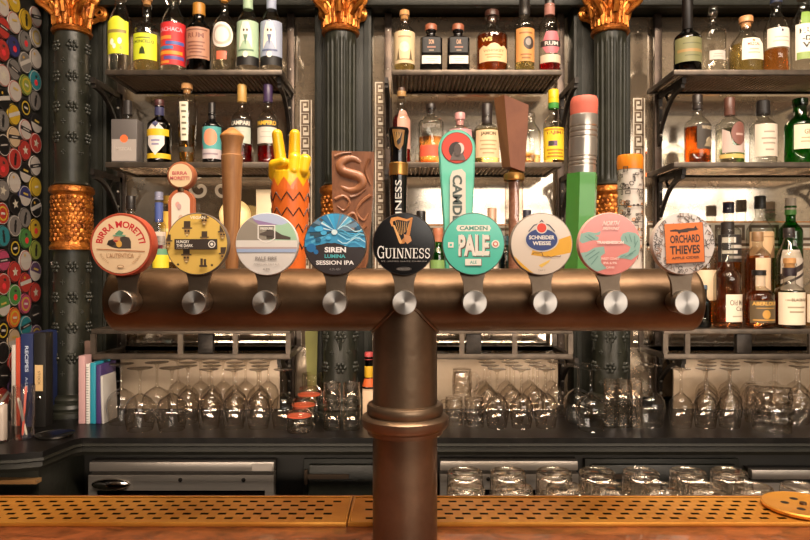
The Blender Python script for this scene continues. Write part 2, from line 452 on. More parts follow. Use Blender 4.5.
# ------------------------------------------------------------------ columns
def leaf(mb, ang, r0, z0, h, w, curl, m, rf):
    vs, fs, NU, NV = [], [], 8, 12
    for j in range(NV + 1):
        t = j / NV; ww = w * (.62 + .5*math.sin(PI*min(1, t*1.05)) - .45*t*t) * (1 - .25*abs(math.sin(t*PI*3.5)) * .6)
        r = rf(t) + r0 + curl * t**5; z = z0 + h * (t - .18 * t**7)
        for i in range(NU + 1):
            u = i / NU * 2 - 1
            rip = .0035 * math.cos(u * PI * 2.5) - .004*abs(u)**2 + (.004 if abs(u) < .15 else 0)
            a = ang + u * ww / r
            vs.append(((r+rip)*math.cos(a), (r+rip)*math.sin(a), z))
    for j in range(NV):
        for i in range(NU):
            q = j*(NU+1)+i; fs.append((q, q+1, q+NU+2, q+NU+1))
    mb.add(vs, fs, m)
def floret(mb, M, r, m, petals=6):
    mb.ball(M @ Vector((0, 0, 0)), r*.36, m, 8, 6)
    for k in range(petals):
        a = 2*PI*k/petals
        mb.ball(M @ Vector((math.cos(a)*r*.68, 0, math.sin(a)*r*.68)), (r*.34, r*.2, r*.34), m, 8, 5)
def on_shaft(rad, ang, z):
    """frame on the shaft: local -y points outwards"""
    return Matrix.Translation((rad*math.cos(ang), rad*math.sin(ang), z)) @ Matrix.Rotation(ang + PI/2, 4, 'Z')
YC, RS = 2.52, .0605
def column(cx, label, florets_up):
    t = thing('ornate_column', label, 'column', (cx, YC, .909)); b = .909
    zr0, zr1 = Z(30, YC)-b, Z(35.5, YC)-b            # capital ring
    zb0, zb1 = Z(250, YC)-b, Z(187, YC)-b            # gold band
    # upper shaft, fluted
    mb = MB(); n = 18; seg = n*8
    def flute(a, z):
        k = min(1, max(0, (zr1 - .02 - z)/.025), max(0, (z - zb1 - .02)/.025)); ph = (a*n/(2*PI)) % 1
        d = abs(ph - .5)*2; return 1 - (.0 if florets_up else .095) * k * max(0, 1 - (d/.72)**2)**.5
    zs = [zb1-.005, zb1+.02, zb1+.03, zb1+.045, (zb1+zr1)/2, zr1-.045, zr1-.03, zr1-.02, zr1+.004]
    mb.lathe([(RS, z) for z in zs], M_GREEN2, seg, rf=flute)
    mb.lathe([(RS+.001, zb1+.0), (RS+.006, zb1+.006), (RS+.001, zb1+.014)], M_GREEN2, 40, close=False)
    mb.build('upper_shaft', t)
    def studs(z0, z1, r, name, swag):
        mb = MB(); z = z1 - .055; i = 0
        while z > z0 + .05:
            for k in range(6):
                a = -PI/2 + k*PI/3 + math.atan(-cx/YC)
                floret(mb, on_shaft(r + .001, a, z), .023, M_GREEN2)
                floret(mb, on_shaft(r + .001, a + PI/6, z - .0575), .010, M_GREEN2, 4)
            z -= .115; i += 1
        if swag:
            for k in range(6):
                a = -PI/2 + k*PI/3 + math.atan(-cx/YC)
                for s in (-1, 1):
                    pts = [((r+.002)*math.cos(a + s*.42*(1-u)), (r+.002)*math.sin(a + s*.42*(1-u)), z1 - .05 - .17*u**1.3) for u in [q/8 for q in range(9)]]
                    mb.tube(pts, .004, M_GREEN2, 5)
        mb.build(name, t)
    if florets_up: studs(zb1+.02, zr1, RS, 'floral_ornament', False)
    # gilded band
    mb = MB(); H = zb1 - zb0; R2 = .070
    mb.lathe([(RS, zb0), (R2+.008, zb0), (R2+.010, zb0+.01), (R2+.004, zb0+.02), (R2, zb0+.03), (R2, zb1-.035), (R2+.004, zb1-.03), (R2+.011, zb1-.022), (R2+.010, zb1-.008), (R2+.004, zb1), (RS, zb1)], M_GOLD, 48)
    rr = random.Random(5)
    for i in range(11):
        for j in range(20):
            a = 2*PI*(j + .5*(i % 2))/20 + rr.uniform(-.05, .05); z = zb0 + .04 + (H - .085)*i/10
            M = on_shaft(R2, a, z); g = rr.uniform(.007, .0115)
            mb.ball(M.translation, (g*1.1, g*.7, g*1.05), M_GOLD if rr.random() < .7 else M_GOLD2, 7, 5, M.to_3x3())
    mb.build('gilded_band', t)
    # lower shaft and base
    R3 = .0645
    mb = MB(); mb.lathe([(R3, .02), (R3, zb0+.002)], M_GREEN2, 48); mb.build('lower_shaft', t)
    studs(.09, zb0 - (.16 if not florets_up else .01), R3, 'floral_ornament', not florets_up)
    mb = MB(); mb.lathe([(.108, 0), (.108, .018), (.1, .024), (.104, .034), (.098, .046), (.084, .052), (.086, .064), (.08, .074), (R3, .082)], M_GREEN2, 48)
    mb.build('base', t)
    # capital
    mb = MB()
    bell = lambda u: RS*1.02 + .030*u**2.2
    zc = zr0 + .0; Hc = .19
    mb.lathe([(RS, zr1), (RS+.010, zr1+.002), (RS+.013, zr1+.009), (RS+.010, zr1+.016), (RS+.004, zr1+.019)] + [(bell(k/8), zc + .004 + Hc*k/8) for k in range(9)], M_GOLD, 40)
    for k in range(8):
        leaf(mb, -PI/2 + k*PI/4, .004, zc + .004, .105, .027, .024, M_GOLD2 if k % 2 else M_GOLD, lambda q: bell(q*.5))
        leaf(mb, -PI/2 + PI/8 + k*PI/4, .003, zc + .03, .125, .024, .028, M_GOLD, lambda q: bell(.1 + q*.6))
    for k in range(24):
        a = 2*PI*k/24; mb.tube([((bell(u*.35)+.002)*math.cos(a), (bell(u*.35)+.002)*math.sin(a), zc+.006+u*.06) for u in (0, .3, .6, 1)], [.0045, .004, .003, .001], M_GOLD2, 5)
    for k in range(8):
        a = PI/4 * k + (0 if k % 2 else 0); diag = k % 2
        R0, sz = (.099, .031) if diag else (.080, .019); cz = zc + (.098 if diag else .118)
        pts = []
        for q in range(30):
            g = -PI/2 + 2.2*2*PI*(q/29)*.85; s = sz*(1-.82*q/29); pts.append(((R0 + s*math.cos(g))*math.cos(a), (R0 + s*math.cos(g))*math.sin(a), cz + s*math.sin(g)))
        pts = [((bell(.3)+.004)*math.cos(a), (bell(.3)+.004)*math.sin(a), zc+.045)] + pts
        mb.tube(pts, [.0105*(1-.45*i/len(pts)) for i in range(len(pts))], M_GOLD2, 6)
    mb.build('capital', t)
    mb = MB(); A = .112
    mb.prism([(A*math.cos(2*PI*k/32)*(1 + .16*abs(math.sin(2*PI*k/16))), A*math.sin(2*PI*k/32)*(1 + .16*abs(math.sin(2*PI*k/16)))) for k in range(32)], zc+.186, zc+.225, M_GOLD, 'z')
    mb.build('abacus', t)
    MB().box(-.15, .15, -.10, .07, zc+.225, 2.97-b, M_GREEN, .004).build('impost_block', t)
column(CXS[0], 'green column with gilded capital and studded shaft beside the badge-covered wall', True)
column(CXS[1], 'fluted dark green column between the left and centre shelves', False)
column(CXS[2], 'fluted dark green column between the centre and right shelves', False)

# ------------------------------------------------------------------ shelves on iron brackets
YF = 2.40; ZC_ = .9093
Z1, Z2, Z3 = Z(69.5, YF), Z(162, YF), Z(329, YF)
def bracket(t, px, ztop, o, hgt=.19):
    """iron bracket in the plane x = px; ztop under the shelf; o = thing origin"""
    mb = MB(); x = px; w = .007; y0, y1 = YF + .03, 2.674
    def pr(poly): mb.prism([(a - o[1], b - o[2]) for a, b in poly], x - w - o[0], x + w - o[0], M_IRON, 'x')
    pr([(y0, ztop), (y0, ztop-.022), (y1, ztop-.022), (y1, ztop)])
    pr([(y1, ztop), (y1-.022, ztop), (y1-.022, ztop-hgt), (y1-.010, ztop-hgt-.02), (y1, ztop-hgt)])
    cur = [(y0+.01+(y1-.03-y0)*u, ztop-.02-(hgt-.06)*u**2.4) for u in [k/10 for k in range(11)]]
    pr(cur + [(a, b-.016) for a, b in reversed(cur)])
    for s in (.33, .62):
        c = cur[int(s*10)]; mb.tube([(x-o[0], c[0]+.0-o[1], c[1]-o[2]), (x-o[0], c[0]+.03-o[1], c[1]+.03-o[2]), (x-o[0], c[0]+.015-o[1], ztop-.02-o[2])], .006, M_IRON, 6)
    for z in (ztop-.06, ztop-.12, ztop-.17):
        mb.ball((x-o[0], y1-.024-o[1], z-o[2]), .006, M_RIVET, 8, 6)
    mb.build('bracket', t)
def shelf(label, x0, x1, zt, posts):
    o = ((x0+x1)/2, (YF+YM)/2, zt); t = thing('bottle_shelf', label, 'shelf', o); th = .019
    mb = MB(); a, b = x0-o[0], x1-o[0]; f, r = YF-o[1], 2.672-o[1]
    for q in ((a, b, f, f+.014), (a, b, r-.014, r), (a, a+.014, f+.014, r-.014), (b-.014, b, f+.014, r-.014)):
        mb.box(q[0], q[1], q[2], q[3], -th, 0, M_PEWTER, .002)
    mb.box(a, b, f+.012, f+.05, -.004, -.0005, M_PEWTER)
    mb.build('frame', t)
    mb = MB(); mb.box(a+.014, b-.014, f+.014, r-.014, -.0065, -.0015, M_RIBB); n = int((x1-x0-.028)/.0165)
    for i in range(n):
        x = a + .014 + (i+.5)*(b-a-.028)/n
        mb.prism([(x-.0052, -.0065), (x+.0052, -.0065), (x+.0034, -.0135), (x-.0034, -.0135)], f+.014, r-.014, M_RIB)
    mb.build('ribbed_panel', t, sharp=80)
    for p in posts: bracket(t, p, zt - th, o)
def rack(label, x0, x1, posts, clips, ups):
    o = ((x0+x1)/2, (YF+YM)/2, Z3); t = thing('bottle_shelf', label, 'shelf', o)
    a, b = x0-o[0], x1-o[0]; f, r = YF-o[1], 2.672-o[1]; zl = Z(354, YF)-Z3
    mb = MB(); mb.box(a, b, f, r, -.018, 0, M_PEWTER, .002); mb.build('shelf_board', t)
    mb = MB()
    for q in ((a, b, f, f+.02), (a, b, r-.02, r), (a, a+.02, f+.02, r-.02), (b-.02, b, f+.02, r-.02)):
        mb.box(q[0], q[1], q[2], q[3], zl-.02, zl, M_PEWTER, .002)
    for u in ups: mb.box(u-o[0]-.009, u-o[0]+.009, f+.002, f+.016, zl, -.018, M_PEWTER)
    for u in (a+.009, b-.009): mb.box(u-.009, u+.009, r-.018, r-.004, zl, -.018, M_PEWTER)
    mb.build('lower_frame', t)
    for c in clips: MB().box(c-o[0]-.028, c-o[0]+.028, f+.003, f+.03, zl, -.018, M_IRON, .004).build('clip', t)
    for p in posts: bracket(t, p, Z3 + zl - .02, o, .15)
SX = [(X(105, YF), X(282, YF)), (X(392, YF), X(562, YF)), (X(674, YF), 1.72)]
PX_ = [(-1.161, -.468), (-.069, .637), (1.036, 1.76)]
names = ['left', 'centre', 'right']
mids = ['whose ends show the studded column', 'x', 'y']
for i in range(3):
    (a, b), (p, q) = SX[i], PX_[i]
    shelf('top ribbed metal bottle shelf of the %s bay on iron brackets' % names[i], a, b, Z1, [p, q])
    shelf('middle ribbed metal bottle shelf of the %s bay on iron brackets' % names[i], a, b, Z2, [p, q])
    e0, e1 = [(X(91, YF), X(290, YF)), (X(384, YF), X(573, YF)), (X(664, YF), 1.75)][i]
    ups = [[X(92.5, YF), X(180, YF), X(235, YF), X(288, YF)], [X(386, YF), X(462, YF), X(515, YF), X(571, YF)], [X(666, YF), X(688, YF), X(812, YF), 1.74]][i]
    rack('lowest open framed metal shelf of the %s bay above the glassware' % names[i], e0, e1, [p, q], [[X(205, YF)], [X(474, YF)], [X(745, YF)]][i], ups)
    o = MB().box(p+.03, min(q, 1.75)-.03, 2.60, 2.612, ZC_, 1.128, M_LOWER, .002).build('mirror_haze_panel'); tag(o, 'added pale splashback panel behind the glassware of the %s bay' % names[i], 'backing')  # added panel, stands in for the bright mirror behind the glasses
    for k, xx in enumerate((p, q)):
        if xx > 1.7: continue
        mb = MB(); mb.box(xx-.015, xx+.015, 2.676, 2.702, .9095, 2.51, M_POST, .003)
        for z in [1.0 + .16*n for n in range(10)]: mb.ball((xx, 2.6775, z), .0045, M_RIVET, 7, 5)
        o = mb.build('shelf_post'); tag(o, 'brown iron shelf post at the %s end of the %s shelves' % (['left', 'right'][k], names[i]), 'post')

# ------------------------------------------------------------------ back counter and fridges
ZC = .909
line = [(-1.45, 1.955), (-1.25, 1.955), (-1.17, 1.962), (-1.10, 1.99), (-1.078, 2.13), (-1.06, 2.15), (2.3, 2.15)]
mb = MB(); mb.prism(line + [(2.3, 2.79), (-1.45, 2.79)], ZC-.018, ZC, M_MARBLE, 'z')
o = thing('back_counter', 'black stone back bar counter with dark green moulded edge', 'counter', (0, 0, 0))
mb.build('counter_top', o)
mb = MB(); mb.sweep([(x, y) for x, y in line], [(.0, ZC-.018), (.004, ZC-.018), (.006, ZC-.026), (-.004, ZC-.032), (-.002, ZC-.046), (-.016, ZC-.05), (-.02, ZC-.062), (-.03, ZC-.064), (-.03, ZC-.018)], pbr('moulding green', '#171611', .5, c2='#201f18', scale=12, spec=.3))
mb.build('edge_moulding', o)
mb = MB(); mb.box(-1.45, -1.13, 2.02, 2.75, 0, ZC-.064, M_GREEN); mb.box(-1.13, 2.3, 2.31, 2.40, 0, ZC-.018, M_BLACKP); mb.box(-1.13, 2.3, 2.40, 2.42, 0, ZC-.018, M_BLACKP)
mb.build('cabinet_body', o)
mb = MB(); mb.prism([(-1.449, ZC-.10), (-1.449, ZC-.088), (-1.12, ZC-.088), (-1.12, ZC-.10)], 1.99, 2.018, wood('edge wear wood', '#6a4a2a', '#8a6a40'), 'y'); mb.build('worn_wood_strip', o)
YFR = 2.25
def fridge(px0, px1, label, handle, lock=None, stick=None, ztop=462):
    x0, x1 = X(px0, YFR), X(px1, YFR); zt = Z(ztop, YFR); zd = zt - S(12, YFR)
    o = thing('bar_fridge', label, 'fridge', ((x0+x1)/2, YFR+.03, 0)); c = (x0+x1)/2
    mb = MB(); mb.box(x0-c, x1-c, 0, .02, .08, zt, M_IRON); mb.box(x0-c, x1-c, -.03, 0, zd+.008, zt, M_STEEL, .003); mb.build('cabinet', o)
    d = MB()
    for q in ((x0-c, x1-c, zd-.055, zd-.002), (x0-c, x1-c, .1, .16), (x0-c, x0-c+.03, .16, zd-.055), (x1-c-.03, x1-c, .16, zd-.055)): d.box(q[0], q[1], -.035, -.002, q[2], q[3], M_STEEL)
    do = d.build('door', o)
    MB().box(x0-c+.03, x1-c-.03, -.03, -.01, .16, zd-.055, G_BLACK).build('glass_pane', do)
    if handle:
        h = MB(); h.box(X(91, YFR)-c, X(133, YFR)-c, -.038, -.034, zd-.054, zd-.004, M_STEEL)
        h.ball(((X(91, YFR)+X(133, YFR))/2-c, -.037, zd-.034), (.068, .02, .022), M_CHROME, 20, 10); h.build('cup_handle', do)
    if lock: 
        l = MB()
        for k in lock: l.lathe([(0, 0), (.007, 0), (.007, .004), (.004, .005), (0, .005)], M_IRON, 14, Matrix.Translation((X(k, YFR)-c, -.035, zd-.018)) @ Matrix.Rotation(PI/2, 4, 'X'))
        l.build('lock', do)
    if stick: MB().box(X(stick[0], YFR)-c, X(stick[1], YFR)-c, -.0315, -.0305, zt-.03, zt-.006, pbr('sticker', '#b5aca2', .5)).build('sticker', o)
fridge(89, 274, 'stainless under-counter bar fridge with cup handle at the left', True, (181, 244), (252, 272))
fridge(440, 578, 'stainless under-counter bar fridge behind the upturned glasses, right of the tap column', False, (488,), None, 461)
fridge(752, 900, 'stainless under-counter bar fridge at the far right edge', False, None, None, 470)
def cab(px0, px1, label):
    x0, x1 = X(px0, YFR+.05), X(px1, YFR+.05); c = (x0+x1)/2
    o = thing('green_cupboard', label, 'cupboard', (c, YFR+.05, 0))
    zt = Z(458, YFR+.05)
    MB().box(x0-c, x1-c, -.01, .004, .05, zt, M_GREEN, .003).build('carcass', o)
    mb = MB(); mb.box(x0-c+.02, x1-c-.02, -.03, -.01, .1, zt-.015, M_GREEN2, .006); d = mb.build('door', o)
    z = zt-.05; wh = pbr('worn hinge', '#5a4a3c', .5, .6)
    MB().box(x0-c+.006, x0-c+.16, -.038, -.031, z-.012, z+.004, wh).tube([(x0-c+.012, -.036, z-.03), (x0-c+.012, -.036, z+.02)], .006, wh).build('strap_hinge', d)
    MB().tube([(x1-c-.02, -.036, z-.03), (x1-c-.02, -.036, z+.02)], .008, pbr('rusty hinge', '#6a3a28', .6, .5)).build('pin_hinge', d)
cab(304, 434, 'dark green cupboard door with worn metal hinge under the counter')
cab(584, 738, 'plain dark green cupboard under the counter behind the upturned glasses')
# ------------------------------------------------------------------ bar counter, drip trays
ZB = 1.07
o = thing('bar_counter', 'varnished wooden bar counter in the foreground', 'bar counter', (0, .85, 0))
MB().box(-1.6, 1.6, -.25, .288, 1.03, ZB, M_WOOD, .004).build('counter_top', o)
MB().box(-1.6, 1.6, -.12, .2, 0, 1.03, M_WOOD2).build('front_panel', o)
mb = MB(); mb.box(-1.6, 1.6, .2, .80, .86, .888, M_STEEL, .003)
for x in (-1.55, -.5, .5, 1.55): mb.box(x-.02, x+.02, .74, .78, 0, .86, M_STEEL)
mb.build('glass_shelf', o)
def tray(px0, px1, label, phase):
    y0, y1 = .994, 1.112; x0 = X(px0, 1.05); x1 = X(px1, 1.05); c = (x0+x1)/2
    t = thing('drip_tray', label, 'drip tray', (c, (y0+y1)/2, ZB)); a, b = x0-c, x1-c; f, r = y0-(y0+y1)/2, y1-(y0+y1)/2
    zt = .007; mb = MB(); vs, fs = [], []
    rows = [-.0365, -.018, 0, .018, .0365]; hw = .0037; L = .0132; pit = .0278
    def strip(xa, xb, ya, yb):
        i = len(vs); vs.extend([(xa, ya, zt-.002), (xb, ya, zt-.002), (xb, yb, zt-.002), (xa, yb, zt-.002)]); fs.append((i, i+1, i+2, i+3))
    e = .004; y = f + e
    for k, rr in enumerate(rows):
        strip(a+e, b-e, y, rr-hw); x = a + e; s = a + .018 + ((k*.45 + phase) % 1)*pit
        while s + L < b - .016:
            strip(x, s, rr-hw, rr+hw); x = s + L; s += pit
        strip(x, b-e, rr-hw, rr+hw); y = rr + hw
    strip(a+e, b-e, y, r-e)
    mb.add(vs, fs, M_COPPER); mb.build('perforated_grate', t, flat=True)
    mb = MB()
    for q in ((a, b, f, f+e), (a, b, r-e, r), (a, a+e, f+e, r-e), (b-e, b, f+e, r-e)): mb.box(q[0], q[1], q[2], q[3], 0, zt, M_COPPER, .0012)
    mb.build('rim', t)
    MB().box(a+e, b-e, f+e, r-e, .0004, .0012, M_PAN).build('pan', t)
tray(-180, 349.5, 'long perforated copper drip tray on the bar, left of the seam', 0)
tray(350.5, 990, 'long perforated copper drip tray on the bar, right of the seam behind the column', .3)
# rinser plate
t = thing('rinser_plate', 'round copper rinser plate with holes over the right end of the drip tray', 'rinser plate', (X(803, 1.055), 1.055, ZB+.0072))
mb = MB(); mb.lathe([(.058, 0), (.060, .001), (.0605, .005), (.058, .0068), (.055, .0055), (0, .0055)], M_COPPER, 48); mb.build('plate', t)
mb = MB()
for k in range(5):
    a = 2*PI*k/5 + .3; mb.lathe([(.0065, .0057), (0, .0057)], M_PAN, 14, Matrix.Translation((.026*math.cos(a), .026*math.sin(a), 0)), close=False)
mb.lathe([(.0055, .0057), (.005, .009), (0, .0095)], M_BRONZE, 12); mb.build('spray_nozzle', t)

# ------------------------------------------------------------------ beer font (crossbar on a column)
YT, ZT, RT = .95, 1.417, .0452
t = thing('beer_font', 'aged bronze T-shaped beer font with thick crossbar and collared column', 'beer font', (0, YT, ZB))
xl, xr = X(104, .917), X(704, .917)
mb = MB(); MX = Matrix.Translation((0, 0, ZT-ZB)) @ Matrix.Rotation(PI/2, 4, 'Y')
e = .008
prof = [(0, xl), (RT-e, xl)] + [(RT-e+e*math.sin(a), xl+e-e*math.cos(a)) for a in (.4, .8, 1.2, 1.57)] + [(RT, xl+.1), (RT, xr-.1)] + [(RT-e+e*math.sin(a), xr-e+e*math.cos(a)) for a in (1.57, 1.2, .8, .4)] + [(RT-e, xr), (0, xr)]
mb.lathe(prof, M_BRONZE, 64, MX); mb.build('crossbar', t)
mb = MB(); mb.lathe([(.0468, .0), (.0468, .2), (.0462, .335)], M_BRONZE2, 56); mb.build('column', t)
mb = MB(); pts = []
for k in range(49):
    a = 2*PI*k/48; x = .0475*math.cos(a); y = .0475*math.sin(a)
    pts.append((x, y, ZT-ZB - math.sqrt(max(.0001, (RT+.001)**2 - min(y*y, RT**2)))))
mb.tube(pts[:-1], .0022, M_BRONZE2, 6, closed=True); mb.build('weld_seam', t)
zq = lambda py: Z(py, YT)-ZB
mb = MB(); mb.lathe([(.0455, zq(402)), (.0535, zq(403)), (.0553, zq(405)), (.0553, zq(411)), (.0535, zq(413.5)), (.0605, zq(414.5)), (.0632, zq(416.5)), (.0632, zq(423)), (.0605, zq(426)), (.0553, zq(428)), (.0545, zq(432)), (.0455, zq(433))], M_BRONZE2, 56, close=False)
mb.build('collar', t)

# ------------------------------------------------------------------ badges on the crossbar
YD = .868                                   # face of the badges
FR = S(31.3, YD)
CIR = ell(0, 0, .995, n=48)
def badge(px, pk, rim, art, label, dome=.0009, thick=.012, tilt=0, rr=1.0, yoff=0, rimw=.06):
    x = X(px, YD); zc = Z(244 + yoff, YD)
    t = thing('tap_badge', label, 'tap badge', (x, YD, zc)); r = FR*rr
    mb = MB(); M = Matrix.Rotation(PI/2, 4, 'X')      # local z -> -y
    mb.lathe([(r*.97, -thick), (r, -thick+.001), (r*1.005, -.002), (r*.985, 0), (r*(1-rimw), 0), (0, 0)], ink(rim, .35), 56, M); d = mb.build('badge_disc', t)
    Ri = r*(1-rimw*.6)
    def f(u, v, lift):
        q = min(1, u*u + v*v); return (u*Ri, -.0004 - dome*(1-q) - lift, v*Ri)
    # domed background
    mb = MB(); vs, fs = [], []; NR, NA = 8, 48
    bg = art.bg
    for j in range(NR+1):
        for i in range(NA):
            a = 2*PI*i/NA; q = j/NR; vs.append(f(q*math.cos(a), q*math.sin(a), 0))
    for j in range(NR):
        for i in range(NA): fs.append((j*NA+i, j*NA+(i+1) % NA, (j+1)*NA+(i+1) % NA, (j+1)*NA+i))
    mb.add(vs, fs, ink(bg, .22)); fo = mb.build('badge_face', d, sharp=80)
    if art.has('p'): art.put(MB(), f, 'p', .25, True).build('printed_pattern', d, flat=True)
    if art.has('t'): art.put(MB(), f, 't').build('lettering', d, flat=True)
    # stem, housing and knob
    xk, zk = X(pk, .872) - x, Z(302.5, .872) - zc
    mb = MB(); y0, y1 = (.0125, .0185) if thick < .02 else (.0212, .0268); q = []
    zb_, zt_ = zk, -r*.55
    for k in range(13):
        s = k/12; z = zb_ + (zt_-zb_)*s; w = .0150 - .0022*math.sin(PI*min(1, s*1.5)) + .0075*max(0, (s-.45)/.55)**1.6; q.append((xk*(1-s) , w, z))
    poly = [(c+w, z) for c, w, z in q] + [(c-w, z) for c, w, z in reversed(q)]
    mb.prism(poly, y0, y1, M_STEM); mb.build('stem', t)
    mb = MB(); Mk = Matrix.Translation((xk, .0185, zk)) @ Matrix.Rotation(PI/2, 4, 'X')
    mb.lathe([(.0150, -.0172), (.0158, .0), (.0158, .006)], M_STEM, 32, Mk); mb.build('housing', t)
    mb = MB(); Mk = Matrix.Translation((xk, .0125, zk)) @ Matrix.Rotation(PI/2, 4, 'X')
    mb.lathe([(.0150, 0), (.0164, .001), (.0164, .0125), (.0156, .0135)], M_KNOBS, 40, Mk, close=False)
    k_ = mb.build('knob', t)
    mb = MB(); mb.lathe([(.0156, .0), (.002, .0), (.0, .0)], M_KNOB, 40, Matrix.Rotation(PI/2, 4, 'X'), close=False)
    kf = mb.build('knob_face', k_); kf.location = (xk, .0125-.01352, zk)
    return t
def A(bg): a = Art(.00006); a.bg = bg; return a
BY = [122, 197, 266.7, 335.2, 403.8, 473.5, 541.5, 609.7, 683.7]
KX = [122, 195, 265, 335, 404.5, 474.5, 544.5, 614.5, 685.5]
# 1 BIRRA MORETTI
a = A('#e2c39c'); a.text('BIRRA MORETTI', 0, .0, 1, .24, '#c2242c', .03, arc=(0, -.06, .64, 172, 8))
a.poly([(-.48, .0), (-.42, .14), (-.2, .2), (-.02, .24), (.12, .28), (.30, .24), (.36, .1), (.36, -.14), (-.1, -.14), (-.3, -.1)], '#4a4038')
a.poly(ell(-.13, .17, .12, .13), '#c98a6a').poly(ell(-.32, .05, .13, .10), '#332a25').poly(ell(-.05, .02, .10, .12), '#d8a24a')
a.poly([(-.20, .36), (-.05, .5), (.1, .42), (.06, .34), (-.08, .30)], '#5a8a68').poly([(-.28, .33), (.2, .33), (.14, .28), (-.22, .28)], '#7aa284')
a.poly(ell(-.16, .12, .08, .03), '#b0392c').strokes([(-.82, -.16), (.82, -.24)], .03, '#a8643c')
a.text("L'AUTENTICA", -.48, -.46, .46, -.30, '#a5744e', .01); a.text('RICETTA', 0, 0, 1, .07, '#b08560', 0, arc=(0, 0, .80, 205, 238)); a.text('ORIGINALE', 0, 0, 1, .07, '#b08560', 0, arc=(0, 0, .80, 302, 335))
a.poly(ell(0, -.76, .12, .055), '#b08560').poly(ell(0, -.76, .09, .035), '#e2c39c')
badge(121, KX[0], '#a84832', a, 'cream round badge with red-brown border and moustached man, leftmost on the font', thick=.021, rr=1.0, rimw=.13, yoff=.5)
# 2 yellow with top-hatted heads
a = A('#dfb85f')
def head(x, y, s, flip=1):
    a.poly([(x-.17*s, y), (x+.17*s, y), (x+.17*s, y+.05*s), (x-.17*s, y+.05*s)], '#5a4632', CIR); a.poly(rect(x-.11*s, y+.05*s, x+.11*s, y+.26*s), '#4a3a2c', CIR)
    a.poly([(x-.11*s, y), (x+.11*s, y), (x+.09*s, y-.16*s), (x, y-.27*s), (x-.09*s, y-.16*s)], '#a07c48', CIR); a.poly(ell(x-.05*s, y-.07*s, .035*s, n=10), '#3a2c20', CIR).poly(ell(x+.05*s, y-.07*s, .035*s, n=10), '#3a2c20', CIR); a.poly(ell(x, y-.2*s, .05*s, .02*s, 10), '#e8cf94', CIR)
for p in ((-.32, .5, 1), (-.34, -.38, 1), (.26, .2, .85), (.86, .38, .9), (-.95, .08, .9), (.26, .84, .9), (.9, -.34, .9), (-.34, -.1, .0)): 
    if p[2]: head(*p)
a.poly(rect(.10, -.76, .36, -.70), '#4a3a2c').poly(rect(.14, -.70, .22, -.48), '#4a3a2c').poly(rect(.25, -.70, .33, -.50), '#4a3a2c').poly(ell(-.60, -.68, .04, n=10), '#4a3a2c').poly(ell(.52, -.70, .04, n=10), '#4a3a2c')
a.poly(rect(-.72, -.18, .70, .16), '#3d322b'); a.text('HUNGRY', -.65, .02, -.22, .12, '#efe6d8', .02); a.text('THE DARK', -.65, -.10, -.10, -.01, '#efe6d8', .02); a.text('PALE ALE', -.65, -.16, -.25, -.12, '#b8a68f', 0)
a.poly(ell(.52, -.01, .12), '#efe6d8').poly(ell(.52, -.01, .09), '#3d322b').poly(ell(.52, -.01, .05), '#efe6d8'); a.text('VEGAN', -.2, .82, .3, .92, '#f2e6c8', .02)
badge(BY[1], KX[1], '#6a5f56', a, 'yellow round badge with top-hatted heads and a dark title bar')
# 3 PALE FIRE
a = A('#d9d2cb')
a.poly([(-1, .12), (1, .12), (1, 1), (-1, 1)], '#a49c8c', CIR); a.poly([(-.6, 1), (-.45, .85), (-.15, .62), (.45, .60), (1, .5), (1, 1)], '#b9c2dc', CIR); a.poly([(-.5, .82), (.48, .60), (.1, .56), (-.2, .6)], '#9a7fa8', CIR)
a.poly([(.3, .62), (.5, .62), (1, .8), (1, .12), (.1, .12), (.2, .4)], '#a5c8a8', CIR); a.poly([(.0, .5), (.3, .42), (.5, .3), (.78, .22), (.78, .14), (.0, .16)], '#52483e', CIR)
a.poly([(-.7, .8), (-.2, .56), (0, .12), (-1, .12), (-1, .5)], '#968c7e', CIR); a.poly(rect(-1, -.10, 1, .12), '#ddd6ce', CIR).poly(rect(-1, -.16, 1, -.10), '#b79f9a', CIR).poly(rect(-1, -.27, 1, -.16), '#9fb0cf', CIR)
sh = [(-.27, .60), (.27, .60), (.27, .18), (.12, .09), (0, .05), (-.12, .09), (-.27, .18)]
a.strokes(sh + sh[:1], .035, '#eee6de'); a.poly([(-.22, .34), (.0, .42), (.22, .46), (.22, .24), (-.22, .30)], '#5a4f48').text('PRESSURE', -.2, .46, .2, .54, '#eee6de', .02)
a.text('PALE FIRE', -.36, -.53, .34, -.41, '#8d857f', .03); a.text('AMERICAN PALE ALE', -.42, -.69, .42, -.62, '#a59d97'); a.text('4.8%', -.12, -.86, .12, -.78, '#98908a', .02)
badge(BY[2], KX[2], '#cfc8c2', a, 'pale round badge with a pastel landscape and white shield', rimw=.03)
# 4 SIREN
a = A('#403b3c')
rr = random.Random(3)
a.poly([(-1, -.12), (-.5, -.02), (0, .04), (.45, -.1), (1, -.1), (1, 1), (-1, 1)], '#3f97c4', CIR)
a.inc = .3
for k in range(46):
    an = rr.uniform(-.35, 3.5); L = rr.uniform(.5, 1.3); w = rr.uniform(.03, .13); b = .12 + .05*rr.random()
    p0 = (.02, .42); p1 = (p0[0]+L*math.cos(an), p0[1]+L*math.sin(an))
    if p1[1] < -.05: continue
    a.poly([p0, (p1[0]-w*math.sin(an), p1[1]+w*math.cos(an)), (p1[0]+w*math.sin(an), p1[1]-w*math.cos(an))], rr.choice(['#8fd0e6', '#2a78a8', '#5fb4d8', '#c9e4ee', '#545a62', '#35505f', '#6d8aa0', '#3aa6d8']), CIR)
for k in range(7):
    x = rr.uniform(-.8, .8); y = rr.uniform(.1, .6); a.poly(ell(x, y, rr.uniform(.06, .16), rr.uniform(.05, .1), 14), rr.choice(['#4fb2e0', '#d5e9ef', '#2c5f80', '#8e7f7a']), CIR)
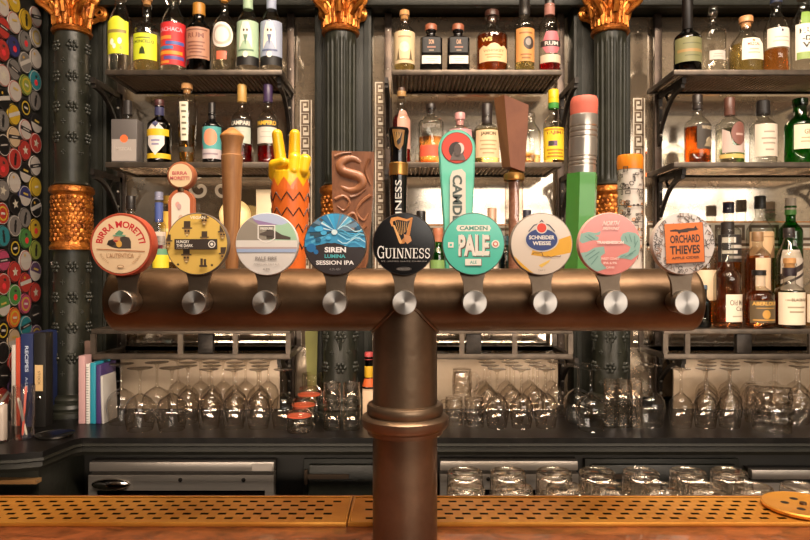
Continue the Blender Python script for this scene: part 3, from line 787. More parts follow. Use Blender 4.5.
for k in range(5): a.strokes([(.2 + .15*k, .55 - .12*k + .1*math.sin(q)) if False else (.1 + q*.14, .5 - .13*k + .10*math.sin(q*1.1 + k)) for q in range(8)], .03, ['#bfe6f2', '#57b6dc', '#9adcf0'][k % 3], CIR)
a.inc = 1; a.poly([(-1, -.1), (-.6, -.06), (-.25, .04), (.2, -.02), (.55, -.16), (1, -.2), (1, -1), (-1, -1)], '#403b3c', CIR); a.poly(ell(-.78, -.13, .16, .14, 12), '#2a6fa8', CIR).poly(ell(-.62, -.26, .08, n=10), '#2a6fa8', CIR)
a.text('SIREN', -.34, -.28, .36, -.10, '#f2ecea', .04); a.text('LUMINA', -.34, -.46, .34, -.34, '#4fb0b4', .035); a.text('SESSION IPA', -.62, -.68, .62, -.54, '#efe9e6', .03); a.text('4.2% ABV', -.18, -.86, .18, -.79, '#8a8482')
badge(BY[3], KX[3], '#57504c', a, 'dark grey round badge with a blue burst of rays', rimw=.04)
# 5 GUINNESS
a = A('#0d0b0b')
a.poly([(-.42, .86), (-.2, .9), (.1, .82), (.28, .88), (.3, .82), (.1, .74), (-.2, .8), (-.36, .74), (-.34, .58), (-.4, .58), (-.46, .72)], '#d08a48'); a.poly([(.22, .84), (.29, .84), (.20, .30), (.02, .02), (-.1, .0), (-.08, .1), (.08, .32)], '#c07a3c')
a.poly([(-.36, .62), (-.30, .62), (-.05, .06), (-.12, .0), (-.16, .06)], '#e0a868')
for k in range(7): a.strokes([(-.27 + k*.075, .76 - .01*k), (-.16 + k*.045, .22 + k*.04 if k > 2 else .34 - .02*k)], .016, '#d8a058')
a.poly([(.0, .32), (.22, .26), (.26, .1), (.12, .0), (.02, .1)], '#c98a58')
def serif_text(a, s, x0, y0, x1, y1, c):
    a.text(s, x0, y0, x1, y1, c, .0)
# serifed capitals drawn as strokes
def guinness(a, x0, y0, w, h, c):
    G = {'G': ['A', .86], 'U': [0, .86], 'I': [0, .42], 'N': [0, .92], 'E': [0, .74], 'S': [0, .66]}
    tot = sum(G[ch][1] for ch in 'GUINNESS') + .10*7; k = w/tot; x = x0
    for i, ch in enumerate('GUINNESS'):
        W = G[ch][1]*k; H = h*(1.22 if i == 0 else 1); T, t = .115*k*1.5, .05*k*1.4; sf = .055*k*1.3
        def st(x_, ya=0, yb=H, th=T): a.poly(rect(x+x_-th/2, y0+ya, x+x_+th/2, y0+yb), c)
        def bar(xa, xb, y_, th=t): a.poly(rect(x+xa, y0+y_-th/2, x+xb, y0+y_+th/2), c)
        if ch == 'G':
            a.strokes([(x+W*.5+W*.46*math.cos(math.radians(q)), y0+H*.5+H*.47*math.sin(math.radians(q))) for q in range(48, 318, 15)], T*.8, c); st(W*.86, 0, H*.46, T*.8); bar(W*.55, W*1.02, H*.46)
            a.poly(rect(x+W*.84, y0+H*.68, x+W*.9, y0+H), c)
        elif ch == 'U':
            st(W*.2, H*.25); bar(-W*.02, W*.42, H-t/2); st(W*.82, H*.3, H, t); bar(W*.62, W*1.02, H-t/2)
            a.strokes([(x+W*.51+W*.31*math.cos(math.radians(q)), y0+H*.3+H*.27*math.sin(math.radians(q))) for q in range(180, 361, 20)], T*.7, c)
        elif ch == 'I': st(W*.5); bar(0, W, t/2); bar(0, W, H-t/2)
        elif ch == 'N':
            st(W*.16, 0, H, t); st(W*.86, 0, H, t); a.poly([(x+W*.06, y0+H), (x+W*.3, y0+H), (x+W*.89, y0), (x+W*.72, y0)], c); bar(-W*.04, W*.34, t/2); bar(W*.68, W*1.04, H-t/2)
        elif ch == 'E':
            st(W*.25); bar(0, W*.94, t/2); bar(0, W*.94, H-t/2); bar(W*.25, W*.75, H*.52); a.poly(rect(x+W*.88, y0, x+W*.96, y0+H*.25), c).poly(rect(x+W*.86, y0+H*.77, x+W*.94, y0+H), c).poly(rect(x+W*.7, y0+H*.42, x+W*.76, y0+H*.64), c)
        else:
            P1 = [(x+W*.5+W*.36*math.cos(math.radians(q)), y0+H*.73+H*.23*math.sin(math.radians(q))) for q in range(20, 271, 25)]
            P2 = [(x+W*.5+W*.38*math.cos(math.radians(q)), y0+H*.26+H*.24*math.sin(math.radians(q))) for q in range(90, -161, -25)]
            a.strokes(P1 + P2, T*.72, c); a.poly(rect(x+W*.84, y0+H*.66, x+W*.9, y0+H), c).poly(rect(x+W*.08, y0, x+W*.14, y0+H*.34), c)
        x += W + .10*k
guinness(a, -.86, -.47, 1.72, .33, '#ece6e0')
a.text('ST. JAMES GATE DUBLIN', -.74, -.60, .74, -.55, '#a09890'); a.poly(ell(0, -.82, .26, .07), '#3a332e', CIR).text('EXTRA COLD', -.2, -.85, .2, -.79, '#9a928a')
badge(BY[4], KX[4], '#15110f', a, 'black round badge with a golden harp above the column', rimw=.05)
# 6 CAMDEN PALE
a = A('#56bfa8')
a.poly(ell(-.40, .52, .11, .11, 16) [:0] or [(-.52, .42), (.52, .42), (.57, .52), (.52, .62), (-.52, .62), (-.57, .52)], '#ece2d4'); a.text('CAMDEN', -.46, .45, .46, .59, '#3d8f7e', .03)
for dx, dy, c, b in ((.03, -.03, '#6a5246', .06), (0, 0, '#efe6da', .045), (0, 0, '#56bfa8', -.012)): a.text('PALE', -.52+dx, -.40+dy, .52+dx, .32+dy, c, b)
a.text('PALE', -.50, -.38, .50, .30, '#e6ddd0', .02)
a.poly(rect(-.84, -.12, -.66, .06), '#ece2d4').poly(rect(-.79, -.07, -.71, .01), '#56bfa8').poly(ell(.72, .0, .13), '#ece2d4').poly(ell(.72, 0, .09), '#d0705c').poly(ell(.72, 0, .05), '#ece2d4')
a.poly(rect(-.27, -.72, .27, -.50), '#6a5246').poly(rect(-.28, -.70, .25, -.49), '#e9e4d6'); a.text('ALE', -.12, -.65, .10, -.55, '#56a898', .02)
badge(BY[5], KX[5], '#4f6f66', a, 'teal round badge with big cream PALE lettering', rimw=.05)
# 7 SCHNEIDER WEISSE
a = A('#d8c7b6')
a.poly([(.1, -.12), (.35, .05), (.6, .16), (1, .30), (1, -.28), (.6, -.36), (.2, -.44), (-.35, -.36), (-.3, -.2)], '#dfa42a', CIR).poly([(-1, -.3), (-.8, -.5), (-.4, -.86), (-.2, -1), (-1, -1)], '#dfa42a', CIR).poly([(-.1, -.70), (.3, -.5), (.24, -.6), (.0, -.78)], '#e6bb58')
a.poly(ell(0, .14, .56, .40, 36), '#c9bfb4').poly(ell(0, .14, .52, .36, 36), '#2e3f78'); a.strokes([(-.42, .42), (-.25, .62), (-.1, .66), (0, .78), (.1, .66), (.25, .62), (.42, .42)], .035, '#4a4a58').poly(ell(0, .53, .19), '#d9cfc4').poly(ell(0, .53, .155), '#d8402c')
a.text('SCHNEIDER', -.42, .15, .42, .28, '#e9e2da', .03); a.text('WEISSE', -.30, -.04, .30, .09, '#e9e2da', .03)
a.strokes([(-.3, -.33), (-.26, -.29), (-.1, -.3), (0, -.27), (.04, -.4), (.1, -.42), (.2, -.4), (.3, -.44), (.42, -.40), (.6, -.42), (.62, -.39)], .022, '#6a4a2a'); a.text('TAP 7', -.12, -.9, .12, -.84, '#9a8a7a')
badge(BY[6], KX[6], '#8d8075', a, 'cream and yellow round badge with a blue oval and red dot', rimw=.05)
# 8 pink with teal paws
a = A('#e08a82')
for poly in ([(-1, .32), (-.7, .40), (-.45, .36), (-.3, .42), (-.34, .30), (-.5, .28), (-.36, .22), (-.4, .12), (-.6, .12), (-.9, .02), (-1, .1)],
             [(-1, -.3), (-.75, -.26), (-.5, -.12), (-.2, -.08), (-.16, -.3), (-.3, -.4), (-.28, -.62), (-.1, -.8), (-.4, -.9), (-.9, -.7)],
             [(.34, .2), (.42, .34), (.6, .40), (.84, .36), (1, .2), (1, -.3), (.7, -.52), (.5, -.48), (.2, -.46), (.34, -.36), (.6, -.26), (.68, -.1), (.5, .0), (.4, .04)]):
    a.poly(poly, '#8fb3a6', CIR)
for p in ([(-.8, .25), (-.6, .12)], [(-.7, .3), (-.5, .16)], [(-.8, -.4), (-.5, -.2)], [(-.7, -.5), (-.36, -.26)], [(-.6, -.66), (-.4, -.4)], [(.5, .24), (.56, .08)], [(.64, .3), (.7, .08)], [(.8, .26), (.82, 0)], [(.9, .1), (.8, -.1)], [(.84, -.2), (.62, -.34)], [(.74, -.3), (.5, -.42)], [(.5, -.36), (.34, -.43)]):
    a.strokes(p, .022, '#5f8a80', CIR)
a.text('NORTH', -.26, .60, .26, .76, '#f0cfc4', .05, slant=.06); a.text('BREWING', -.26, .46, .26, .56, '#f0cfc4', .04, slant=.05); a.text('TRANSMISSION', -.44, -.0, .44, .1, '#f2dcd2', .06)
a.text('WEST COAST', -.30, -.52, .30, -.44, '#eecdc2', .03); a.text('IPA 6.9%', -.22, -.66, .22, -.58, '#eecdc2', .03); a.text('CANS', -.14, -.80, .14, -.73, '#eecdc2', .03)
badge(BY[7], KX[7], '#e9b3a8', a, 'salmon pink round badge with teal striped paws', rimw=.04)
# 9 ORCHARD THIEVES
a = A('#d6cac2'); rr = random.Random(9); a.inc = .1
for k in range(210):
    x, y = rr.uniform(-1, 1), rr.uniform(-1, 1); an = rr.uniform(0, 6.3); L = rr.uniform(.06, .2); c = rr.choice(['#7d726c', '#4d4440', '#6f635c', '#5a504a', '#a8806a'])
    if rr.random() < .5: a.strokes([(x, y), (x+L*math.cos(an), y+L*math.sin(an)), (x+L*1.3*math.cos(an+.9), y+L*1.3*math.sin(an+.9))], .024, c, CIR)
    else: a.strokes(ell(x, y, L*.4, n=9), .02, c, CIR)
a.inc = 1; a.k += 6; sq = rot2(rect(-.62, -.62, .62, .66), 3); a.poly([(x+.02, y-.03) for x, y in sq], '#6a4632').poly(sq, '#e0752c')
a.poly([(-.48, .42), (-.3, .46), (-.16, .44), (.1, .50), (.3, .50), (.36, .58), (.40, .50), (.46, .46), (.34, .42), (.14, .40), (.1, .36), (-.12, .35), (-.18, .30), (-.24, .38), (-.46, .38)], '#3a2418')
a.text('ORCHARD', -.47, .02, .50, .28, '#3a2418', .03, rot=3); a.text('THIEVES', -.47, -.34, .50, -.06, '#3a2418', .03, rot=3); a.text('APPLE CIDER', -.42, -.50, .48, -.42, '#5a3420', .02, rot=3)
badge(BY[8], KX[8], '#c8bcb4', a, 'white doodle-patterned badge with an orange fox square, rightmost on the font', rimw=.03, yoff=-.5)

# ------------------------------------------------------------------ tall tap handles on the serving side
YH = 1.09
def handle(px, name, label, cat='beer tap'):
    x = X(px, YH); zb = 1.452
    t = thing(name, label, cat, (x, YH, zb))
    mb = MB(); M = Matrix.Translation((0, 0, -.035)) @ Matrix.Rotation(PI/2, 4, 'X')
    mb.lathe([(.010, -.008), (.013, .0), (.013, .06), (.016, .062), (.016, .085)], M_CHROME, 20, M)
    mb.lathe([(.0055, -.075), (.006, -.07), (.010, -.060), (.013, -.05), (.013, -.022), (.008, -.012), (.008, .002)], M_CHROME, 18); mb.build('faucet', t)
    return t, (lambda q: X(q, YH) - x), (lambda q: Z(q, YH) - zb)
s1 = YH / F
# small Moretti topper
t, hx, hz = handle(182, 'beer_tap', 'small round cream topper with red border on a capsule panel, above the yellow badge')
mb = MB(); MR = Matrix.Translation((0, 0, hz(176))) @ Matrix.Rotation(PI/2, 4, 'X')
mb.lathe([(13*s1, -.012), (14*s1, -.008), (14*s1, .004), (13*s1, .007), (12*s1, .0075), (0, .0075)], ink('#9c5a38'), 36, MR); d = mb.build('round_topper', t)
a = Art(.0003); a.poly(ell(0, 0, 11.6*s1), '#e6c79c'); a.text('BIRRA', -8*s1, .5*s1, 7*s1, 4*s1, '#c4505a', .02); a.text('MORETTI', -10*s1, -4.5*s1, 9*s1, -1*s1, '#c4505a', .02)
a.put(MB(), lambda u, v, l: (u, -.0078-l, v+hz(176))).build('lettering', d, flat=True)
cap = [(q*s1*math.cos(b), hz(202 if math.sin(b) > 0 else 243)+q*s1*math.sin(b)) for q in (12.5,) for b in [2*PI*k/40 for k in range(40)]]
mb = MB(); mb.prism(cap, -.006, .008, ink('#b4623c')); cp = mb.build('capsule_panel', t)
cap2 = [(9.3*s1*math.cos(b), hz(202 if math.sin(b) > 0 else 243)+9.3*s1*math.sin(b)) for b in [2*PI*k/40 for k in range(40)]]
a = Art(.0003); a.poly(cap2, '#ecdcc8')
for k in range(5): a.poly(ell((-3+k*1.6)*s1, hz(205+7*k-((k*5) % 9)), 2.2*s1, 3*s1, 12), ['#e2a89a', '#cfa6a0', '#d8b8a0'][k % 3])
a.put(MB(), lambda u, v, l: (u, -.0062-l, v)).build('printed_pattern', cp, flat=True)
MB().lathe([(.009, -.002), (.009, .02), (.011, hz(250))], M_CHROME, 18).lathe([(.008, hz(192)), (.008, hz(186))], M_BRONZE, 14).build('neck', t)
# turned wooden handle
WD = wood('turned beech', '#7d5230', '#a8784a', .45, (20, 20, 3)); WD2 = wood('turned beech end', '#94602f', '#c08a4e', .4, (20, 20, 4))
t, hx, hz = handle(232, 'beer_tap', 'turned brown wooden tap handle with a cone-shaped top')
mb = MB(); mb.lathe([(.010, 0), (6.3*s1, hz(266)), (7*s1, hz(250)), (8.6*s1, hz(210)), (10.2*s1, hz(165)), (10.6*s1, hz(159)), (10.6*s1, hz(156)), (9.4*s1, hz(155)), (9.2*s1, hz(152)), (9.6*s1, hz(146)), (11*s1, hz(140)), (11.8*s1, hz(137))], WD, 32); mb.build('handle_shaft', t)
mb = MB(); mb.lathe([(11.8*s1, hz(137)), (11.6*s1, hz(135.5)), (8*s1, hz(132)), (3.2*s1, hz(128.6)), (1.5*s1, hz(127.6)), (0, hz(127.4))], WD2, 32); mb.build('cone_top', t)
# yellow hand giving a peace sign on an orange sleeve
YEL = pbr('yellow resin', '#ecb81c', .32, c2='#e2ac18', scale=8, coat=.3); ORG = pbr('orange resin', '#dd6a26', .36, coat=.3)
t, hx, hz = handle(290.5, 'beer_tap', 'yellow hand making a peace sign on an orange zigzag sleeve')
mb = MB(); mb.lathe([(.012, 0), (15.2*s1, .002), (15.5*s1, hz(258)), (18*s1, hz(220)), (19.2*s1, hz(191)), (16*s1, hz(190.5))], ORG, 40)
sl = mb.build('sleeve', t)
def rs(z):
    py = 270 - (z+1.452-EYE)*F/YH
    return (15.5 + (py-258)/(188-258)*3.8)*s1 + .0007
mb = MB(); DK = ink('#3a2015')
for q in range(4):
    n = 10; pts = []
    for k in range(n*2+1):
        an = PI/2 + 2*PI*k/(2*n); z = hz((198, 213, 229, 245)[q] + (4.2 if k % 2 else -4.2)); pts.append((rs(z)*math.cos(an), rs(z)*math.sin(an), z))
    P2 = []
    for p, r_ in zip(pts, pts[1:]):
        for u in (0, .25, .5, .75):
            v = Vector(p).lerp(Vector(r_), u); rr_ = rs(v.z); an = math.atan2(v.y, v.x); P2.append((rr_*math.cos(an), rr_*math.sin(an), v.z))
    mb.tube(P2, .0010, DK, 5, closed=True)
mb.build('zigzag_line', sl)
def capsule(mb, p, q, r0, r1, m, n=8):
    p, q = Vector(p), Vector(q); pts = [p.lerp(q, k/n) for k in range(n+1)]
    mb.tube(pts, [r0 + (r1-r0)*k/n for k in range(n+1)], m, 14); mb.ball(p, r0, m, 14, 10); mb.ball(q, r1, m, 14, 10)
mb = MB(); u = s1
H = lambda a, b, c: (hx(a), c*u, hz(b))
mb.ball(H(290.5, 174, 2), (19.5*u, 13*u, 15*u), YEL, 20, 14)                                   # palm
mb.lathe([(17.6*u, hz(196)), (18.0*u, hz(184)), (17.4*u, hz(172))], YEL, 24)                    # wrist
capsule(mb, H(281, 166, 2), H(277.2, 134.5, 0), 6.3*u, 5.4*u, YEL)                                 # index finger
capsule(mb, H(294, 166, 2), H(294.8, 134.5, 0), 6.4*u, 5.5*u, YEL)                               # middle finger
capsule(mb, H(304.5, 163, 3), H(306, 161, -6), 6.4*u, 6.2*u, YEL); capsule(mb, H(306, 161, -6), H(304.5, 172, -9), 6.2*u, 5.6*u, YEL)   # little finger, folded
capsule(mb, H(296, 162, 2), H(296, 160, -9), 6.4*u, 6.2*u, YEL); capsule(mb, H(296, 160, -9), H(295.5, 172, -12), 6.2*u, 5.8*u, YEL)  # ring finger, folded
capsule(mb, H(275, 176, -2), H(275.5, 166, -8), 6.0*u, 5.4*u, YEL); capsule(mb, H(275.5, 166, -8), H(286, 164, -13), 5.4*u, 4.7*u, YEL)   # thumb laid across
hd = mb.build('hand', t)
md = hd.modifiers.new('r', 'REMESH'); md.mode = 'VOXEL'; md.voxel_size = .0011; md.use_smooth_shade = True
md = hd.modifiers.new('s', 'SMOOTH'); md.iterations = 4; md.factor = .5
mb = MB(); n = 9; vs, fs = [], []                                  # pointed cuff edge of the sleeve
for k in range(n*2*2):
    an = PI/2*0 + 2*PI*k/(n*4); zt_ = hz(179.0 + 9*abs(((k/4) % 1)*2-1)); vs += [(19.2*u*math.cos(an), 19.0*u*math.sin(an), hz(191.5)), (18.9*u*math.cos(an), 18.9*u*math.sin(an), zt_)]
N = n*4
for k in range(N): fs.append((2*k, 2*((k+1) % N), 2*((k+1) % N)+1, 2*k+1))
mb.add(vs, fs, ORG); mb.build('pointed_cuff', sl, flat=True)
# carved plank
CAR = wood('carved mahogany', '#5c3420', '#94603e', .42, (12, 12, 5)); CAR2 = wood('carved relief', '#7c4c30', '#ac7450', .38, (12, 12, 5))
t, hx, hz = handle(353.5, 'beer_tap', 'carved reddish brown wooden plank handle with a large S')
poly = [(hx(332.5), hz(152)), (hx(374.5), hz(153)), (hx(373), hz(200)), (hx(368), hz(262)), (hx(366), hz(268)), (hx(341), hz(268)), (hx(337), hz(240)), (hx(333), hz(200))]
mb = MB(); mb.prism(poly, -.012, .012, CAR); mb.box(-.012, .012, -.010, .010, -.002, hz(266), CAR); pk = mb.build('plank', t)
mb = MB(); vs, fs, _ = text2d('S', .03); x0, x1, y0, y1 = hx(338), hx(364), hz(189), hz(156)
S_ = [(x0+(x1-x0)*p, y0+(y1-y0)*q) for p, q in vs]
cen = lambda: [(hx(361), hz(164)), (hx(354), hz(160)), (hx(346), hz(161)), (hx(341), hz(166)), (hx(343), hz(172)), (hx(351), hz(175)), (hx(360), hz(178)), (hx(363), hz(184)), (hx(358), hz(190)), (hx(349), hz(191)), (hx(341), hz(187))]
def spl(pts, n=6):
    out = []
    for i in range(len(pts)-1):
        p0, p1, p2, p3 = [Vector(pts[max(0, min(len(pts)-1, j))]) for j in (i-1, i, i+1, i+2)]
        for k in range(n):
            w = k/n; out.append(.5*((2*p1) + (p2-p0)*w + (2*p0-5*p1+4*p2-p3)*w*w + (3*p1-p0-3*p2+p3)*w**3))
    out.append(Vector(pts[-1])); return out
c_ = spl(cen()); L_ = len(c_)
mb.tube([(p.x, -.0072, p.y) for p in c_], [(.003 + .0072*math.sin(PI*(.12+.80*k/L_))) for k in range(L_)], CAR2, 10)
for pts in ([(336, 200), (344, 197), (350, 203), (345, 211), (338, 207)], [(371, 196), (362, 203), (357, 213), (364, 221), (369, 214)], [(345, 220), (354, 214), (358, 226), (350, 236), (343, 232)], [(370, 160), (366, 172), (371, 186)], [(336, 158), (342, 155), (352, 154)], [(366, 226), (358, 238), (362, 250), (366, 244)], [(340, 214), (345, 226), (341, 242), (348, 252)], [(351, 198), (358, 196), (366, 190)]):
    c_ = spl([(hx(p), hz(q)) for p, q in pts]); mb.tube([(p.x, -.0118, p.y) for p in c_], [.0036*(1-.6*k/len(c_)) for k in range(len(c_))], CAR2 if len(pts) > 3 else CAR, 7)
mb.build('carved_relief', pk)
# black and gold Guinness handle
BLK = pbr('black gloss', '#0e0c0c', .18, coat=.4); GLD = pbr('gold gloss', '#b98a4a', .28, .8)
t, hx, hz = handle(398.5, 'beer_tap', 'black tap handle with a golden harp and gold waistband')
rf = lambda b, z: 1 - .12*abs(math.sin(2*b))
mb = MB(); mb.lathe([(.009, 0), (7*s1, hz(266)), (7.6*s1, hz(240)), (8.6*s1, hz(180)), (8.8*s1, hz(176)), (8.8*s1, hz(163)), (8.4*s1, hz(158)), (8.6*s1, hz(150)), (9.8*s1, hz(138)), (10.6*s1, hz(131)), (9.8*s1, hz(128.6)), (0, hz(128))], BLK, 32); h_ = mb.build('handle_body', t)
mb = MB(); mb.lathe([(8.6*s1, hz(176)), (9.6*s1, hz(175)), (9.3*s1, hz(170)), (9.7*s1, hz(164)), (8.6*s1, hz(163))], GLD, 32, close=False); mb.build('waistband', t)
def ring(r): return lambda u_, v, l: ((r+l)*math.sin(u_/r), -(r+l)*math.cos(u_/r), v)
a = Art(.0004); w = 6.5*s1
a.poly([(-w, hz(131)), (w, hz(132)), (w*.75, hz(146)), (w*.2, hz(152)), (-w*.5, hz(148))], '#8a6230'); a.poly([(-w*.6, hz(134)), (w*.6, hz(134.5)), (w*.3, hz(145)), (-w*.1, hz(147))], '#1b130d')
for k in range(4): a.strokes([(-w*.4+k*w*.25, hz(134.5)), (-w*.25+k*w*.13, hz(143-k))], .0009, '#c89a58')
a.put(MB(), ring(10.7*s1), 'p', .004).build('harp_emblem', h_, flat=True)
a = Art(.0004); a.text('GUINNESS', -3.2*s1, hz(246), 3.2*s1, hz(181), '#d8d2ca', .01, vert=2); a.put(MB(), ring(8.9*s1)).build('lettering', h_, flat=True)
# Camden handle
TEAL = pbr('teal enamel', '#5cc0a2', .3, coat=.2); TEALD = pbr('teal enamel edge', '#3f9c80', .3)
t, hx, hz = handle(457, 'beer_tap', 'tall teal paddle handle with a red roundel and vertical lettering')
arc_ = [(hx(456.5)+18.4*s1*math.cos(math.radians(q)), hz(149)+18.4*s1*math.sin(math.radians(q))) for q in range(0, 181, 9)]
poly = arc_ + [(hx(440), hz(175)), (hx(443.5), hz(225)), (hx(445), hz(268)), (hx(470), hz(268)), (hx(471.5), hz(225)), (hx(474), hz(175))]
mb = MB(); mb.prism(poly, -.008, .010, TEALD); mb.box(-.008, .008, -.006, .006, -.002, hz(266), M_CHROME)
cx_, cz_ = hx(457), hz(200)
pd = mb.build('paddle', t)
mb = MB(); mb.prism([(cx_+(p-cx_)*.92, q - .0012) for p, q in poly], -.0095, -.008, TEAL); mb.build('front_panel', pd)
a = Art(.0004); c0, r0 = (hx(456.5), hz(149)), s1
a.poly(ell(c0[0], c0[1], 15.6*s1), '#8a3226').poly(ell(c0[0], c0[1], 14.8*s1), '#d84a38'); cl_ = ell(c0[0], c0[1], 14.8*s1, n=40)
a.poly(ell(c0[0]-.5*s1, c0[1]-2*s1, 7.6*s1, 8*s1), '#3a302c', cl_).poly([(c0[0]-7*s1, c0[1]-12*s1), (c0[0]+9*s1, c0[1]-12.5*s1), (c0[0]+7*s1, c0[1]-8*s1), (c0[0]+4*s1, c0[1]-2*s1), (c0[0]-3.6*s1, c0[1]-4*s1)], '#6d5f58', cl_).poly(ell(c0[0]+2.8*s1, c0[1]-.5*s1, 4.2*s1, 5.4*s1), '#d9cbc0', cl_).poly(ell(c0[0]+.6*s1, c0[1]-2*s1, 3.6*s1, 6.2*s1), '#5a4c46', cl_)
pn = [(hx(449), hz(268)), (hx(449.5), hz(178)), (hx(452), hz(172)), (hx(461), hz(170)), (hx(465), hz(174)), (hx(465), hz(268))]
a.poly(pn, '#d6cfc0'); a.text('CAMDEN', hx(452), hz(233), hx(461.5), hz(176), '#4f5a54', .03, vert=1)
a.put(MB(), lambda u_, v, l: (u_, -.0096-l, v)).build('printed_pattern', pd, flat=True)
# chocolate-brown block on a clear tube
CHO = wood('chocolate wood', '#6e3d26', '#8a5436', .5, (6, 6, 3)); CHD = wood('chocolate wood side', '#94603f', '#a8744f', .5, (6, 6, 3))
t, hx, hz = handle(514, 'beer_tap', 'slanted chocolate-brown block handle on a clear copper-filled tube')
f_ = [(hx(503), hz(97)), (hx(527), hz(107)), (hx(526), hz(130)), (hx(523), hz(173)), (hx(509), hz(168))]
b_ = [(hx(495), hz(96.5)), (hx(516), hz(100)), (hx(515), hz(130)), (hx(516), hz(171)), (hx(503), hz(166))]
mb = MB(); vs = [(p, -.014, q) for p, q in f_] + [(p, .012, q) for p, q in b_]
mb.add(vs, [(0, 1, 2, 3, 4)], CHO); mb.add(vs, [(9, 8, 7, 6, 5), (0, 5, 6, 1), (1, 6, 7, 2), (2, 7, 8, 3), (3, 8, 9, 4)], CHO); mb.add(vs, [(4, 9, 5, 0)], CHD); mb.build('wooden_block', t, flat=True)
mb = MB(); mb.lathe([(9.4*s1, hz(181)), (10.4*s1, hz(180)), (10.6*s1, hz(176)), (10*s1, hz(174)), (6*s1, hz(172.5)), (4*s1, hz(169))], GLD, 28); mb.build('gold_cap', t)
mb = MB(); mb.lathe([(9.2*s1, .0), (9.2*s1, hz(181))], glass('clear acrylic', '#f4ece6', '#b09a8c', .06, .5), 28); mb.build('clear_tube', t)
mb = MB(); mb.lathe([(5.2*s1, .001), (5.2*s1, hz(182))], pbr('copper grain', '#d8aa92', .4, .2, c2='#9c6650', scale=120, lo=.3, hi=.7), 20); mb.build('copper_filling', t)
# pencil
t, hx, hz = handle(582, 'beer_tap', 'giant green pencil tap handle with silver ferrule and pink rubber')
tl = lambda z: .012*z
M = Matrix(((1, 0, math.tan(math.radians(1.6)), -.0045), (0, 1, 0, 0), (0, 0, 1, 0), (0, 0, 0, 1)))
mb = MB(); mb.lathe([(14.4*s1/.93, -.0), (14.8*s1/.93, hz(174))], pbr('green lacquer', '#4f9440', .35, coat=.2, c2='#468a3a', scale=5), 6, M @ Matrix.Rotation(math.radians(8), 4, 'Z')); mb.build('barrel', t, sharp=20)
R4 = 13.7*s1; mb = MB(); pr_ = [(R4, hz(175)), (R4, hz(170))]
for q in (166, 162, 158, 138, 133, 128): pr_ += [(R4, hz(q+1.2)), (R4*.955, hz(q+.6)), (R4*.955, hz(q-.6)), (R4, hz(q-1.2))]
pr_ += [(R4, hz(117)), (R4*.97, hz(115.5))]; mb.lathe(pr_, pbr('silver ferrule', '#c8c0b6', .28, .8), 40, M); mb.build('ferrule', t, sharp=25)
mb = MB(); mb.lathe([(R4*.965, hz(117)), (R4*.99, hz(105)), (R4*.97, hz(100.5)), (R4*.88, hz(97.8)), (R4*.6, hz(96.9)), (0, hz(96.8))], pbr('pink rubber', '#d9705c', .6, c2='#cf6552', scale=10), 36, M); mb.build('eraser', t)
# doodled white cylinder with an orange cap
t, hx, hz = handle(630, 'beer_tap', 'white doodle-covered cylinder handle with an orange cap')
R5 = 12*s1; mb = MB(); mb.lathe([(.01, 0), (R5*.95, .001), (R5, hz(169))], ink('#d9cec2', .35), 36); cy = mb.build('cylinder_body', t)
mb = MB(); mb.lathe([(R5*1.03, hz(170)), (R5*1.05, hz(166)), (R5*1.05, hz(158)), (R5*.98, hz(155.6)), (0, hz(155.2))], pbr('orange plastic', '#e2851f', .35), 36); mb.build('cap', t)
a = Art(.0003); a.inc = .03; rr = random.Random(21)
for k in range(170):
    x = rr.uniform(-1.9, 1.9)*R5; q = rr.uniform(172, 262); c = rr.choice(['#4a4039', '#5d524a', '#4a4039', '#4a4039', '#d88a3c']); w = rr.uniform(1, 4.5)*s1; h = rr.uniform(1, 4.5)*s1; z = hz(q)
    g = rr.random()
    if g < .35: a.strokes([(x, z), (x+w, z), (x+w, z+h), (x, z+h), (x, z)], .0012, c)
    elif g < .5: a.poly(rect(x, z, x+w*.7, z+h*.5), c)
    elif g < .75: a.strokes(ell(x, z, w*.6, n=9), .0012, c)
    else: a.strokes([(x, z), (x+w*.5, z+h), (x+w, z), (x+w*1.5, z+h)], .0012, c)
for q in (190, 206, 222, 238): a.strokes([(-2*R5, hz(q)), (2*R5, hz(q+1))], .0012, '#4a4039')
a.put(MB(), ring(R5+.0004), 'p', .004).build('printed_doodles', cy, flat=True)
